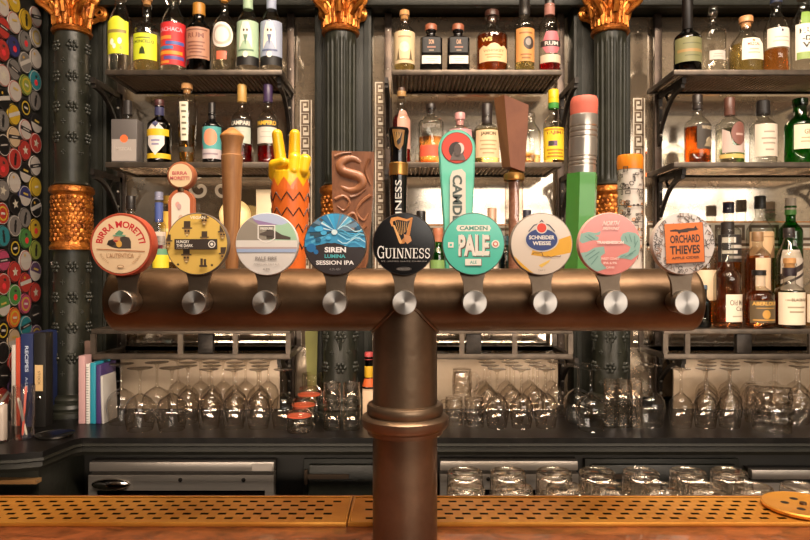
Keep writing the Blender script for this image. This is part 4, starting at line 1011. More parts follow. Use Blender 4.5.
# ------------------------------------------------------------------ bottles
def bottle(label, px, w, top, zs, sh, nk, nw, body=G_CLEAR, cap=None, liquid=None, labels=(), Y=None, sq=0, rb=1.0, foil=None, group=None, bulge=None, name='bottle', lipw=None):
    """px centre, w body width, top/sh/nk = pixel rows of the top, shoulder and neck root, nw neck width"""
    Y = Y or (YF + .012 + S(w, YF)/2)
    x = X(px, Y); R_ = S(w, Y)/2; z0 = zs; H = Z(top, Y)-z0; hs, hn, rn = Z(sh, Y)-z0, Z(nk, Y)-z0, S(nw, Y)/2
    t = thing(name, label, 'bottle', (x, Y, z0), group)
    sqf = (lambda a: 1/((abs(math.cos(a))**6 + abs(math.sin(a))**6)**(1/6))) if sq else (lambda a: 1)
    def rz(z):
        if z < hs: return R_*(rb + (1-rb)*z/hs)*(1 if not bulge else 1 + bulge*math.sin(PI*z/hs))
        if z < hn:
            u = (z-hs)/(hn-hs); return rn + (R_-rn)*(math.cos(u*PI/2)**1.1*.55 + .45*(.5+.5*math.cos(PI*u)))
        return rn
    hc = cap[1]*H if cap else 0
    zz = [.004, hs*.5, hs*.8, hs] + [hs+(hn-hs)*k/8 for k in range(1, 9)]
    prof = [(0, .006), (R_*rb*.6, .003), (R_*rb*.85, 0), (R_*rb*.97, .003)] + [(rz(z), z) for z in zz[0:]]
    zt = H - hc*.55 if cap else H
    prof += [(rn, zt-.012), (rn*1.18, zt-.010), (rn*1.18, zt-.002), (rn*.9, zt)]
    rfn = (lambda a, z: 1 if z > hs + (hn-hs)*.6 else 1 + (sqf(a)-1)*(1 if z < hs else 1-(z-hs)/((hn-hs)*.6))) if sq else None
    mb = MB(); mb.lathe(prof, body, 32, rf=rfn, close=False); gb = mb.build('glass_body', t, sharp=60)
    if liquid:
        lm, fr = liquid; zl = min(Z(fr, Y)-z0, zt-.02); n = 8
        lp = [(0, .008), (R_*rb*.9, .008)] + [(rz(.01+(zl-.01)*k/n)*.94, .01+(zl-.01)*k/n) for k in range(n+1)] + [(0, zl)]
        MB().lathe(lp, lm, 28, rf=rfn).build('liquid', t, sharp=60)
    if cap:
        c, fr, wf, st = cap; m = c if not isinstance(c, str) else pbr('cap '+c, c, .4); r = rn*wf; b = H-hc; mb = MB()
        if st == 'cap': mb.lathe([(r*.98, b), (r, b+.002), (r, b+hc*.3), (r*.97, b+hc*.31), (r*.98, H-.003), (r*.88, H), (0, H)], m, 24)
        elif st == 'cork': mb.lathe([(rn*.85, H-hc*1.1), (rn*.85, H-hc*.62), (r, H-hc*.6), (r, H-.004), (r*.9, H), (0, H)], m, 24)
        elif st == 'ball': mb.lathe([(rn*.7, H-hc), (rn*.7, H-hc*.75)], m, 18); mb.ball((0, 0, H-hc*.4), (r, r, hc*.42), m, 16, 10)
        elif st == 'swing':
            mb.lathe([(rn*1.2, H-hc), (rn*1.25, H-hc*.8), (rn*.9, H-hc*.5), (rn*1.15, H-hc*.4), (rn*1.0, H), (0, H)], m, 18)
            for s in (-1, 1): mb.tube([(s*rn*1.3, 0, H-hc*1.5), (s*rn*1.75, -.003, H-hc*.9), (s*rn*1.2, 0, H-hc*.25)], .0018, M_CHROME, 6)
        mb.build('stopper' if st in ('cork', 'ball', 'swing') else 'cap', t)
    if foil: MB().lathe([(rn*1.1, Z(foil[2], Y)-z0), (rn*1.16, Z(foil[2], Y)-z0+.002), (rn*1.16, Z(foil[1], Y)-z0), (rn*1.1, Z(foil[1], Y)-z0+.001)], pbr('foil '+foil[0], foil[0], .4), 22, close=False).build('neck_band', t)
    for L in labels:
        c, y1, y0, ang = L[:4]; a = L[4] if len(L) > 4 else None; off = L[5] if len(L) > 5 else 0
        za, zb = Z(y0, Y)-z0, Z(y1, Y)-z0
        def rl(an, z): return (rz(z)*(sqf(an) if sq else 1))
        def f(u, v, l, za=za, zb=zb, ang=ang, off=off):
            an = math.radians(-90 + off + u*ang); z = za + (zb-za)*v; r = rl(an, z) + .0009 + l; return (r*math.cos(an), r*math.sin(an), z)
        mb = MB(); n = 18; m_ = 4
        if c: 
            vs = [f(-1+2*i/n, j/m_, 0) for j in range(m_+1) for i in range(n+1)]
            mb.add(vs, [(j*(n+1)+i, j*(n+1)+i+1, (j+1)*(n+1)+i+1, (j+1)*(n+1)+i) for j in range(m_) for i in range(n)], ink(c, .55))
        if a: a.put(mb, f, 'pt', .16)
        mb.build('paper_label', t, sharp=80)
    return t
def art(*ops):
    a = Art(.00015)
    for o in ops:
        if o[0] == 'r': a.poly(rect(*o[1:5]), o[5])
        elif o[0] == 'e': a.poly(ell(*o[1:5], 20), o[5])
        elif o[0] == 't': a.text(o[1], *o[2:6], o[6], o[7] if len(o) > 7 else .02)
        elif o[0] == 'p': a.poly(o[1], o[2])
    return a
def lines(c, *rows):   # printed text rows: (v, half width)
    return [('r', -w, v-.025, w, v+.025, c) for v, w in rows]
CORK = pbr('cork', '#b98a56', .8, c2='#a37443', scale=60)
# top shelf, left bay
bottle('clear bottle with a yellow arched label, leftmost on the top left shelf', 120.5, 23, -6, Z1, 26, 6, 10, labels=[('#cfd02c', 24, 57, 62, art(('r', -.8, .62, .8, .72, '#8a7a3a'), ('p', [(-1, .92), (1, .92), (.2, 1.12), (-.2, 1.12)], '#cfd02c'), ('e', -.3, .35, .16, .1, '#f2efe0'), ('e', .3, .38, .16, .1, '#f2efe0'), ('e', -.1, .22, .14, .08, '#f2efe0'), ('e', .4, .18, .1, .06, '#a0a030')))], cap=('#8a7a6a', .08, 1.2, 'cap'))
bottle('clear corked bottle with a square lime yellow label', 147, 25, -4, Z1, 32, 24, 9, liquid=(L_PALE, 44), labels=[('#c9d22f', 37, 63, 68, art(*lines('#6a7020', (.82, .5)), ('t', 'LIMONCELLO', -.75, .62, .75, .74, '#4a5018'), ('p', [(-.2, .2), (.2, .2), (.12, .42), (0, .5), (-.15, .38)], '#2f3a14')))], cap=(CORK, .11, 1.15, 'cork'))
bottle('swing-top bottle wrapped in a bright red label with blue and orange lettering', 173.5, 24, -8, Z1, 26, 6, 9, labels=[('#c4282c', 26, 68, 89, art(('t', 'CACHACA', -.7, .78, .7, .88, '#e8a0b0'), ('r', -.8, .60, .1, .68, '#e0853a'), ('r', -.2, .47, .8, .55, '#4a5a9a'), ('r', -.8, .36, .2, .44, '#3f6a9a'), ('r', -.7, .24, .7, .32, '#e58a2e'), ('r', -.3, .12, .8, .2, '#5a4a8a'), ('r', -.8, .03, .0, .09, '#e0853a')))], cap=(G_WARE, .10, 1.3, 'swing'))
bottle('dark brown bottle with a dusty pink label and gold neck', 199, 24, 4, Z1, 32, 20, 10, body=G_BROWN, labels=[('#a97a62', 31, 62, 72, art(('r', -.8, .9, .8, .94, '#6a4030'), ('t', 'RUM', -.55, .66, .55, .82, '#7a4434', .03), *lines('#7a4a3a', (.52, .6), (.4, .5), (.3, .62), (.2, .4)), ('r', -.8, .06, .8, .09, '#6a4030')))], cap=('#a8742a', .17, 1.25, 'cap'))
bottle('clear bottle with a round white emblem and orange stopper', 224.5, 23, -3, Z1, 28, 14, 8, labels=[(None, 25, 62, 72, art(('e', 0, .64, .82, .34, '#ded6cc'), ('e', 0, .64, .66, .27, '#b8a898'), ('e', 0, .64, .5, .2, '#ded6cc'), ('r', -.34, -.02, .34, .2, '#d0674c')))], cap=('#c98a2c', .06, 1.4, 'cork'), liquid=(L_CLR, 36))
for c, e, px, l in (('#9fb89a', '#5f7a62', 248, 'pale green label of a shaggy figure on the top left shelf'), ('#9aa3b8', '#5a6484', 271.5, 'grey blue label of a bearded figure, rightmost on its shelf')):
    bottle('tall bottle with a ' + l, px, 21.5, -12, Z1, 26, 8, 8.5, labels=[('#121010', 59, 68, 89), (c, 24, 59, 84, art(('e', 0, .62, .3, .2, '#e4dccb'), ('p', [(-.42, .2), (-.16, .42), (.16, .42), (.42, .2), (.36, .7), (.18, .96), (-.18, .96), (-.36, .7)], '#e4dccb'), ('e', -.1, .72, .06, .04, '#4a4038'), ('e', .1, .72, .06, .04, '#4a4038'), ('p', [(-.14, .6), (.14, .6), (0, .3)], e), ('e', 0, .04, .16, .09, '#e4dccb'), *lines(e, (.16, .5))))], foil=(c, -2, 10), cap=(c, .05, 1.2, 'cap'))
# top shelf, centre bay
bottle('corked bottle with a cream label of two trees, leftmost on the top centre shelf', 404.5, 20.5, 11, Z1, 34, 25, 9, labels=[('#cdb690', 34, 66, 89, art(('e', 0, .5, .3, .16, '#e2d4b4'), ('p', [(-.5, .12), (-.3, .12), (-.4, .48)], '#5a4c34'), ('p', [(.3, .12), (.5, .12), (.4, .46)], '#5a4c34'), ('r', -.6, .1, .6, .13, '#7a6848'), *lines('#a08a64', (.82, .4))))], cap=(CORK, .13, 1.1, 'cork'), liquid=(L_PALE, 34))
for k, px in enumerate((431, 458)):
    bottle('square black bottle with copper stopper and white lower label, %s of the pair' % ('left', 'right')[k], px, 22, 25, Z1, 41, 36, 9, body=G_BLACK, sq=1, labels=[('#141212', 41, 56, 40, art(('t', ('DON', 'OAK')[k], -.3, .55, .3, .85, '#b88a6a'), ('r', -.5, .3, .5, .4, '#8a5a48'), ('r', -.3, .1, .3, .18, '#7a6a58'))), ('#cfc8c0', 59, 67, 42, art(*lines('#8a847c', (.6, .6), (.35, .4)), ))], cap=('#8a5038', .2, 1.35, 'cork'))
bottle('round-shouldered whiskey bottle with amber liquid and a cream scalloped label', 492, 31, 11, Z1, 38, 27, 11, liquid=(L_WHIS, 37), labels=[(None, 40, 66, 66, art(('p', [(-.9, 0), (.9, 0), (.9, .5), (.6, .62), (.4, .56), (.2, .66), (0, .70), (-.2, .66), (-.4, .56), (-.6, .62), (-.9, .5)], '#d8b98c'), ('t', 'WHISKEY', -.6, .36, .6, .46, '#9a7048'), *lines('#b08c60', (.26, .5), (.16, .4)), ('t', 'WS', -.7, .76, -.1, .92, '#e0c070', .03)))], cap=('#3a2018', .15, 1.3, 'cork'))
bottle('slim bottle with an orange label and dark oval, tall black cap', 524.5, 19.5, -6, Z1, 27, 17, 10, liquid=(L_PALE, 30), labels=[('#c98a4e', 31, 64, 66, art(('e', .25, .55, .5, .2, '#3a302a'), ('e', .2, .58, .26, .11, '#8a8078'), *lines('#8a5a2c', (.85, .6), (.2, .5), (.1, .4))))], cap=('#1a1614', .28, 1.1, 'cap'))
bottle('clear bottle with a pink and black diamond label, rightmost on the top centre shelf', 549.5, 21, -3, Z1, 27, 16, 9, liquid=(L_RED, 64), labels=[(None, 33, 66, 74, art(('p', [(-.8, .55), (-.4, .95), (.4, .95), (.8, .55), (.4, .3), (-.4, .3)], '#b0626a'), ('r', -.9, .5, .9, .68, '#2a2422'), ('t', 'RUM', -.5, .53, .5, .65, '#c8c0b8'), ('r', -.9, .02, .9, .26, '#c4b49c')))], cap=('#1a1614', .2, 1.1, 'cap'), foil=('#9a6a60', 5, 16))
# top shelf, right bay
bottle('dark olive bottle with a tall black neck and olive label', 687.5, 26, -16, Z1, 40, 30, 9, body=G_OLIVE, labels=[('#77764f', 41, 65, 84, art(('r', -.8, .4, .8, .52, '#9a7a4a'), *lines('#5a5a38', (.75, .5), (.25, .4))))], foil=('#14100e', -14, 30))
bottle('clear round-shouldered bottle with a ball stopper and small silver label', 713, 24, 6, Z1, 34, 24, 8, labels=[('#bdb4aa', 54, 63, 40, art(*lines('#7a746c', (.6, .5), (.35, .6))))], cap=(G_WARE, .17, 1.15, 'ball'))
bottle('wide pear-shaped clear bottle with white label and cork top', 746, 31.5, 17, Z1, 50, 31, 11, bulge=.03, liquid=(L_PALE, 46), labels=[('#e3d9c6', 42, 64, 40, art(('t', 'MEZCAL', -.55, .62, .55, .76, '#b03a2c'), *lines('#a89a84', (.45, .4), (.3, .5)), ('e', 0, .86, .12, .06, '#b07a4c')))], cap=('#c08a5a', .17, 1.2, 'cork'))
bottle('clear sloping bottle with orange liqueur and white label under a navy cap', 776, 23, -4, Z1, 34, 12, 9.5, liquid=(L_ORNG, 51), labels=[('#ded3c4', 31, 50, 70, art(('e', 0, .84, .07, .07, '#3a3a5a'), *lines('#b0a494', (.5, .5), (.3, .6))))], cap=('#2a3148', .1, 1.2, 'cap'))
bottle('clear bottle with big black capitals on a white label, rightmost top shelf', 803, 22, -8, Z1, 24, 10, 9, labels=[('#e8e0d2', 27, 62, 66, art(('t', 'EAU', -.7, .72, .55, .88, '#2a2622', .03), ('t', '-DE-', -.5, .52, .6, .66, '#2a2622', .03), ('t', 'VIE', -.5, .32, .6, .47, '#2a2622', .03), ('r', -.9, .0, .9, .2, '#8aa05a'))), ('#7f9f4a', 14, 27, 40)], cap=('#1c1a18', .1, 1.2, 'cap'))
# middle shelf, left bay
t = thing('bottle', 'squat bottle in a square two-tone grey wrap with an orange dot', 'bottle', (X(128, 2.45), 2.45, Z2)); g = lambda q: Z(q, 2.45) - Z2
w2 = S(13, 2.45); mb = MB(); mb.box(-w2, w2, -.035, .035, 0, g(121), ink('#575250', .5), .004); bd = mb.build('square_body', t)
a = Art(); a.poly(rect(-w2*.93, .006, w2*.93, g(141)), '#9b928c'); a.poly(ell(0, g(140.5), S(3.9, 2.45)), '#dd6a3a'); a.text('MEZCAL', -w2*.6, g(152), w2*.6, g(149), '#b8aea6', .01); a.put(MB(), lambda u, v, l: (u, -.0352-l, v)).build('printed_pattern', bd, flat=True)
MB().lathe([(S(4, 2.45), g(122)), (S(4.4, 2.45), g(119)), (S(4.4, 2.45), g(115))], G_CLEAR, 20).lathe([(S(4, 2.45), g(115)), (S(4, 2.45), g(101)), (0, g(101))], pbr('cap #2a2624', '#2a2624', .4), 20).build('neck', t)
bottle('dark bottle with a white shield label and yellow band', 159.5, 23, 100, Z2, 126, 117, 8, body=G_BROWN, labels=[(None, 122, 159, 70, art(('p', [(-.62, .75), (-.62, .35), (0, .05), (.62, .35), (.62, .75), (0, .98)], '#d4ccc6'), ('r', -.98, .58, .98, .76, '#d8b022'), ('e', 0, .9, .2, .06, '#4a4a6a'), *lines('#8a84a0', (.45, .3), (.35, .25)))), ('#d8b022', 155, 160, 86)], cap=('#4a2a2a', .1, 1.2, 'cap'), foil=('#3a3a5a', 108, 116))
bottle('tall tapering clear bottle with ornate gilt label and cork, on the middle left shelf', 187, 21, 84, Z2, 103, 95, 8, rb=.66, liquid=(L_GOLD, 126), labels=[('#d9d2bd', 104, 142, 24, art(*lines('#6a6450', (.9, .5), (.75, .6), (.6, .4), (.45, .6), (.3, .5), (.15, .6)))), ('#3a3428', 148, 153, 60)], cap=(CORK, .11, 1.4, 'cork'))
bottle('dark bottle with a teal label and salmon circle', 212, 18.5, 103, Z2, 127, 119, 6.5, body=G_BLACK, labels=[('#4f9a98', 128, 160, 86, art(('r', -1, 0, 1, .3, '#b9aeb0'), ('e', .05, .66, .5, .26, '#dd8a6a'), ('p', [(-1, .3), (-.5, .3), (-.7, .5), (-1, .5)], '#b8486a'), ('p', [(-1, .9), (-.5, 1), (-1, 1)], '#d08a3a'), *lines('#8a7a84', (.15, .6))))], cap=('#171414', .3, 1.1, 'cap'))
def aperitif(label, px, txt, txtc, capc, lbl):
    bottle(label, px, 20.5, 85, Z2, 121, 108, 7, liquid=(L_RED, 142 if txt[0] == 'C' else 147), labels=[('#2a2624', 121, 129, 70, art(('t', txt, -.85, .25, .85, .8, txtc, .04))), (lbl, 129, 145, 66, art(*lines('#a8a298', (.7, .4), (.4, .5))))], cap=(capc, .22, 1.35, 'cap'), foil=None)
aperitif('clear bottle of red aperitif with white lettered black label and gold cap', 242, 'CAMPARI', '#cfcabc', '#b08a4a', '#a9b3a6')
aperitif('clear bottle of red aperitif with yellow lettered black label and purple cap', 268, 'PAMPERO', '#e0b03a', '#3a2a4a', '#c8beb2')
# middle shelf, centre bay
bottle('red liqueur bottle with a paper tag and corked neck behind the black handle', 401.5, 18, 88, Z2, 120, 112, 8, liquid=(L_RED, 116), labels=[('#b98a78', 111, 150, 50, None, 24)], cap=('#4a3428', .12, 1.0, 'cork'), foil=('#b08a5a', 92, 97))
bottle('rounded clear bottle of orange amber spirit with black stopper', 431, 25, 104, Z2, 124, 115, 8, liquid=(L_ORNG, 138), labels=[(None, 124, 134, 60, art(('t', 'RESERVE', -.7, .4, .7, .8, '#8a8074'))), ('#d2553c', 147, 158, 60)], cap=('#241c18', .14, 1.25, 'cork'))
bottle('clear bottle with a pink stopper behind the teal paddle handle', 460, 25, 113, Z2, 132, 126, 9, labels=[('#c9929a', 131, 158, 64, art(*lines('#a06a74', (.8, .6), (.5, .5))))], cap=('#c08a88', .22, 1.15, 'cork'))
bottle('clear bottle with kraft label and tall dark stopper, middle centre shelf', 487, 25, 104, Z2, 130, 122, 9, liquid=(L_PALE, 130), labels=[('#cdb690', 132, 159, 66, art(('t', 'JAMON', -.55, .76, .55, .93, '#5a4428', .04), *lines('#a08a64', (.6, .6), (.45, .5), (.3, .6), (.15, .4))))], cap=('#2a2220', .34, 1.2, 'cap'))
bottle('rounded glass decanter bottle with a little amber liquid, behind the brown block handle', 530, 21, 112, Z2, 134, 122, 9, liquid=(L_AMBER, 156), cap=(G_WARE, .14, 1.1, 'ball'))
bottle('yellow capped bottle with a bright yellow label, rightmost on the middle centre shelf', 553.5, 20, 90, Z2, 125, 115, 9, liquid=(L_GOLD, 128), labels=[('#dcb92a', 129, 161, 84, art(('t', 'TAJIMA', -.7, .76, .7, .88, '#8a4a1c', .03), ('r', -.5, .42, .1, .58, '#6a4a6a'), ('e', -.3, .5, .2, .08, '#3a3430'), ('r', -.8, .9, .8, .96, '#b07a1c'), *lines('#a87a1c', (.3, .6), (.2, .5), (.1, .6))))], cap=('#e0b81c', .18, 1.2, 'cap'), foil=('#3f8a3a', 102, 109))
# middle shelf, right bay
bottle('amber whiskey bottle with a black label and dark cap, leftmost on the middle right shelf', 697.5, 25, 95, Z2, 127, 115, 8.5, liquid=(L_WHIS, 128), labels=[('#3a332c', 126, 151, 50, art(('e', .2, .3, .4, .18, '#b8a88c'), ('t', 'WHISKEY', -.6, .78, .7, .92, '#b8a88c', .02), ('p', [(-.4, .1), (.5, .1), (.3, .55), (0, .4)], '#8a7c64')), 24)], cap=('#2a221e', .21, 1.15, 'cap'))
bottle('clear bottle with a round plum brown sticker and long brown cap', 729.5, 26, 98, Z2, 126, 117, 9, liquid=(L_CLR, 130), labels=[(None, 124, 158, 62, art(('e', .3, .66, .62, .34, '#7a4e44'), ('r', .0, .6, .6, .66, '#b89a90'), ('p', [(-.9, .1), (.9, .1), (.9, .5), (.3, .3), (-.2, .3), (-.4, .7), (-.9, .8)], '#b9a39a'))), ('#c8a860', 156, 160, 70)], cap=('#5a3a30', .27, 1.15, 'cap'))
bottle('clear bottle with a plain white label and black wax neck', 763, 25, 101, Z2, 127, 118, 10, labels=[('#cfbfae', 126, 158, 62, art(*lines('#9a8c7c', (.75, .4), (.55, .55), (.4, .45), (.2, .3)))), ('#2a2422', 130, 136, 14, None, 78)], cap=('#1e1a18', .22, 1.3, 'cap'))
bottle('bright green bottle with a white label, rightmost on the middle right shelf', 800, 28, 99, Z2, 126, 116, 12, body=G_GREEN, labels=[('#d8cbb0', 127, 151, 52, art(('t', 'GIN', -.3, .6, .4, .8, '#7a6a4a'), *lines('#a89878', (.45, .5), (.3, .55))))], cap=(G_GREEN, .1, 1.2, 'cap'))
# lower shelf, right bay: three rows of whisky
Z3S = Z3
bottle('amber whisky bottle with cream label beside the doodled badge, front row', 727.5, 26, 222, Z3S, 278, 264, 11, liquid=(L_AMBER, 300), labels=[('#d9cdb8', 294, 321, 52, art(('t', 'Old Malt', -.7, .6, .8, .8, '#5a4a38', .01), ('t', 'Cask', -.2, .4, .8, .56, '#5a4a38', .01), *lines('#a89a84', (.2, .5))), 20)], cap=('#2a2420', .12, 1.15, 'cap'))
bottle('stout amber whisky bottle with gold lettered dark label, front row on the lowest right shelf', 759, 28, 270, Z3S, 296, 286, 11, liquid=(L_AMBER, 300), labels=[('#57462c', 300, 322, 62, art(('t', 'ABERLOUR', -.85, .78, .85, .95, '#d0a04a', .03), ('e', 0, .38, .26, .2, '#b8883c'), ('r', -.8, .1, .8, .16, '#b8883c'), *lines('#a07a3c', (.66, .6)))), ('#b9a48c', 275, 286, 60)], cap=('#14100e', .09, 1.2, 'cap'), Y=2.455)
bottle('amber bottle with large cream label and cork stopper, lowest right shelf, front row', 789.5, 27, 258, Z3S, 291, 283, 11, liquid=(L_WHIS, 296), labels=[('#dacbb2', 292, 324, 74, art(*lines('#9a8a70', (.76, .6), (.54, .5), (.4, .4)), ('t', 'BLACK ISLE', -.3, .72, .7, .82, '#7a6a54')))], cap=(CORK, .13, 1.05, 'cork'), foil=('#2a2026', 268, 276), Y=2.455)
bottle('bottle with a cream label cut by the right picture edge, lowest right shelf', 818, 26, 262, Z3S, 288, 278, 10, liquid=(L_AMBER, 294), labels=[('#d6c6b0', 294, 322, 76)], cap=('#2a2026', .1, 1.2, 'cap'), Y=2.455)
def back(label, px, w, top, sh, nk, nw, Y, **k): bottle(label, px, w, top, Z3S, sh, nk, nw, Y=Y, **k)
back('amber bottle with black and white label and orange-topped navy cap, back row', 728.5, 23, 202, 232, 224, 9, 2.645, liquid=(L_ORNG, 245), labels=[('#2c2826', 235, 262, 80, art(('r', -.7, .7, .1, .9, '#c8c0b4'), ('r', -.2, .5, .8, .62, '#b8b0a4'), ('r', -.7, .3, .2, .42, '#c8c0b4'), ('r', -.3, .12, .7, .22, '#9a9288')))], cap=('#2a2838', .09, 1.2, 'cap'), foil=('#d07a2c', 202.5, 203.5))
back('tall amber bottle with torn tan label, back row of the lowest right shelf', 760, 25, 196, 232, 217, 9, 2.645, liquid=(L_AMBER, 252), labels=[('#c9a67c', 232, 258, 74, art(('p', [(-.8, 0), (-.3, .4), (.2, .1), (.5, .5), (.9, .3), (.9, 0)], '#8a6a4c'), *lines('#a8825a', (.8, .6))))], cap=('#2a2824', .1, 1.2, 'cap'))
back('green bottle with pale cap, back row of the lowest right shelf', 790.5, 22, 198, 232, 221, 9, 2.645, body=G_GREEN, cap=('#b8aa98', .11, 1.15, 'cap'), foil=('#5a9a4a', 210, 215))
back('clear bottle with diagonal striped black label, middle row of the lowest right shelf', 789, 24, 228, 262, 238, 9, 2.55, liquid=(L_AMBER, 285), labels=[('#b8ab9c', 250, 290, 66, art(('p', [(-1, .25), (1, .6), (1, .75), (-1, .4)], '#3a302c'), ('p', [(-1, .08), (1, .43), (1, .5), (-1, .15)], '#3a302c')))], cap=('#2a2220', .1, 1.2, 'cap'))
back('amber bottle with pale paper label, middle row behind the gold lettered bottle', 757.5, 23, 232, 256, 246, 9, 2.55, liquid=(L_ORNG, 256), labels=[('#d8b894', 258, 290, 56, None, 20)], cap=('#8a6a4a', .1, 1.2, 'cap'))
back('bottle with a cream label and amber whisky beside the doodled badge, middle row', 705, 20, 236, 262, 252, 8, 2.55, liquid=(L_AMBER, 268), labels=[('#d9c0a0', 270, 300, 70)], cap=('#3a2a20', .1, 1.2, 'cap'))
back('blue glass bottle half hidden by the right end of the font', 703, 15, 285, 304, 297, 7, 2.47, body=glass('steel blue glass', '#6a7f90', '#2a3a48'), cap=('#4a5a68', .1, 1.2, 'cap'))
# lower shelf, left and centre bays (glimpsed between the handles)
def mid(label, px, w, top, sh, nk, nw, Y=2.50, **k): bottle(label, px, w, top, Z3S, sh, nk, nw, Y=Y, **k)
mid('clear bottle with a black cap behind the cream and red-brown badge', 131, 22, 196, 226, 216, 8, liquid=(L_GOLD, 240), labels=[('#cdbfa4', 232, 262, 70)], cap=('#1f1a18', .1, 1.2, 'cap'))
mid('slim blue-necked clear bottle left of the cream topper', 159, 14, 192, 228, 218, 7, foil=('#4a5a98', 203, 222), labels=[('#c8b8a8', 232, 262, 80, art(('e', 0, .5, .6, .24, '#b8486a')))], cap=('#8a8aa0', .06, 1.2, 'cap'))
mid('glowing yellow labelled bottle behind the cream topper', 168.5, 17, 196, 212, 206, 9, Y=2.59, liquid=(L_GOLD, 214), labels=[('#e2b24a', 212, 262, 88, art(('r', -.8, .6, .8, .66, '#f0d890'), ('r', -.8, .4, .8, .46, '#b8822a')))], cap=('#d8a848', .06, 1.2, 'cap'))
mid('small bottle with a yellow foot label between the first two badges', 161, 16, 236, 250, 244, 7, Y=2.44, labels=[('#d8c02c', 255, 268, 86), ('#5a8a6a', 249, 255, 86)], cap=('#8a8078', .1, 1.2, 'cap'))
mid('black-capped clear bottle between the Guinness handle and the teal handle', 421, 17, 211, 236, 226, 8, labels=[('#c8b8a4', 240, 270, 76)], cap=('#1c1816', .1, 1.2, 'cap'))
mid('copper-foiled green bottle left of the teal badge', 438, 15, 228, 256, 246, 8, body=G_GREEN, foil=('#a8684a', 230, 242), cap=('#a8684a', .08, 1.3, 'cap'), labels=[('#6a8a4a', 260, 275, 80)])
mid('pale bottle with a rose gold cap between the teal badge and the clear tube', 492, 15, 208, 238, 228, 8, labels=[('#d8c8b8', 244, 276, 74)], cap=('#a8846c', .16, 1.2, 'cap'))
mid('teal liqueur bottle right of the teal badge', 505, 13, 236, 254, 247, 7, Y=2.46, body=glass('teal glass', '#2a6a78', '#103038'), cap=('#2a4a58', .1, 1.2, 'cap'))
mid('amber bottle right of the clear tube handle', 527, 16, 210, 238, 228, 7, liquid=(L_AMBER, 244), labels=[('#d8b890', 248, 276, 70)], cap=('#2a2a38', .1, 1.2, 'cap'))
t = thing('round_lamp', 'glowing cream globe lamp behind the brown wooden tap handle', 'lamp', (X(235, 2.60), 2.60, Z3S))
MB().lathe([(.045, 0), (.045, .012), (.012, .02), (.012, Z(228, 2.6)-Z3S)], M_GOLD2, 24).build('base', t)
MB().ball((0, 0, Z(215, 2.6)-Z3S), S(15.5, 2.6), pbr('glowing opal globe', '#f2dcae', .4, emis=('#f6c878', .8)), 28, 18).build('opal_globe', t)
o = MB().box(-.03, .03, -.02, .02, 0, Z(190, 2.52)-Z3S, pbr('cream card', '#d8c4a4', .6, c2='#cbb592', scale=6), .002).build('carton', None, (X(265, 2.52), 2.52, Z3S)); tag(o, 'plain cream carton beside the orange zigzag sleeve', 'box')

# ------------------------------------------------------------------ glassware
def wine_proto(name, R_, H, label, loc, cat='wine glass', group=None, stem=.42):
    """upside-down stemmed glass, rim on the counter"""
    t = thing(name, label, cat, loc, group); hb = H*(1-stem); th = .0014
    prof = [(R_*.80, 0), (R_*.88, hb*.16), (R_*.97, hb*.36), (R_, hb*.52), (R_*.93, hb*.70), (R_*.72, hb*.85), (R_*.38, hb*.95), (.008, hb*1.0)]
    MB().lathe(prof, G_WARE, 26, close=False).lathe([(R_*.80-.0016, 0), (R_*.80, .0012), (R_*.80+.0008, 0)], G_WARE, 26, close=False).build('bowl', t, sharp=60)
    MB().lathe([(.009, hb*.985), (.0048, hb*1.05), (.0038, hb + H*stem*.4), (.0042, H-.022), (.008, H-.010)], G_WARE, 12, close=False).build('stem', t, sharp=60)
    MB().lathe([(.008, H-.010), (R_*.45, H-.005), (R_*.78, H-.002), (R_*.80, H-.0005), (R_*.74, H), (0, H)], G_WARE, 26, close=False).build('foot', t, sharp=60)
    return t
def row(proto, first, spots, labelf):
    for i, (x, y) in enumerate(spots):
        if i == 0 and first: proto.location = (x, y, ZC); proto['label'] = labelf(i)
        else: dup(proto, (x, y, ZC), labelf(i))
# left bay: three big balloon glasses at the left, then rows of wine glasses
BG = 'balloon glasses at the left end'
copa = wine_proto('balloon_glass', .053, .214, 'upside-down balloon glass on the counter, nearest the notebooks and set back', (X(121.5, 2.36), 2.36, ZC))
dup(copa, (X(140, 2.26), 2.26, ZC), 'upside-down balloon glass at the counter front, left of the front pair')
dup(copa, (X(172, 2.265), 2.265, ZC), 'upside-down balloon glass at the counter front, right of the front pair')
dup(copa, (X(157, 2.40), 2.40, ZC), 'upside-down balloon glass standing between and behind the front pair')
wg = wine_proto('wine_glass', .0415, .205, 'x', (0, 0, ZC))
RN = ['front', 'second', 'third', 'rear']
done = [False]
BRX = [-1.161, -.468, -.069, .637, 1.036]
def wrows(rows, where):
    for r, (Y, x0, pitch, n) in enumerate(rows):
        for i in range(n):
            lb = 'upside-down wine glass under the %s shelf, %s row, %s from the left' % (where, RN[r], ORD[i])
            loc = (x0 + i*pitch, Y, ZC)
            if Y > 2.37 and any(abs(loc[0]-q) < .053 for q in BRX): continue
            if not done[0]: wg.location = loc; wg['label'] = lb; done[0] = True
            else: dup(wg, loc, lb)
wrows([(2.29, X(209, 2.29), .0865, 4), (2.375, X(188, 2.375), .0875, 5), (2.46, X(188, 2.46), .0875, 5), (2.545, X(178, 2.545), .0875, 6)], 'left')
wrows([(2.30, X(497, 2.30), .0855, 3), (2.385, X(490, 2.385), .0865, 3), (2.47, X(487, 2.47), .087, 4), (2.555, X(484, 2.555), .0875, 5)], 'centre')
wrows([(2.304, X(681, 2.304), .0855, 3), (2.388, X(683, 2.388), .0865, 3), (2.472, X(684, 2.472), .087, 7), (2.556, X(684, 2.556), .0875, 8)], 'right')
dup(wg, (X(799, 2.36), 2.36, ZC), 'upside-down wine glass right of the dimpled mugs, nearest the right picture edge')
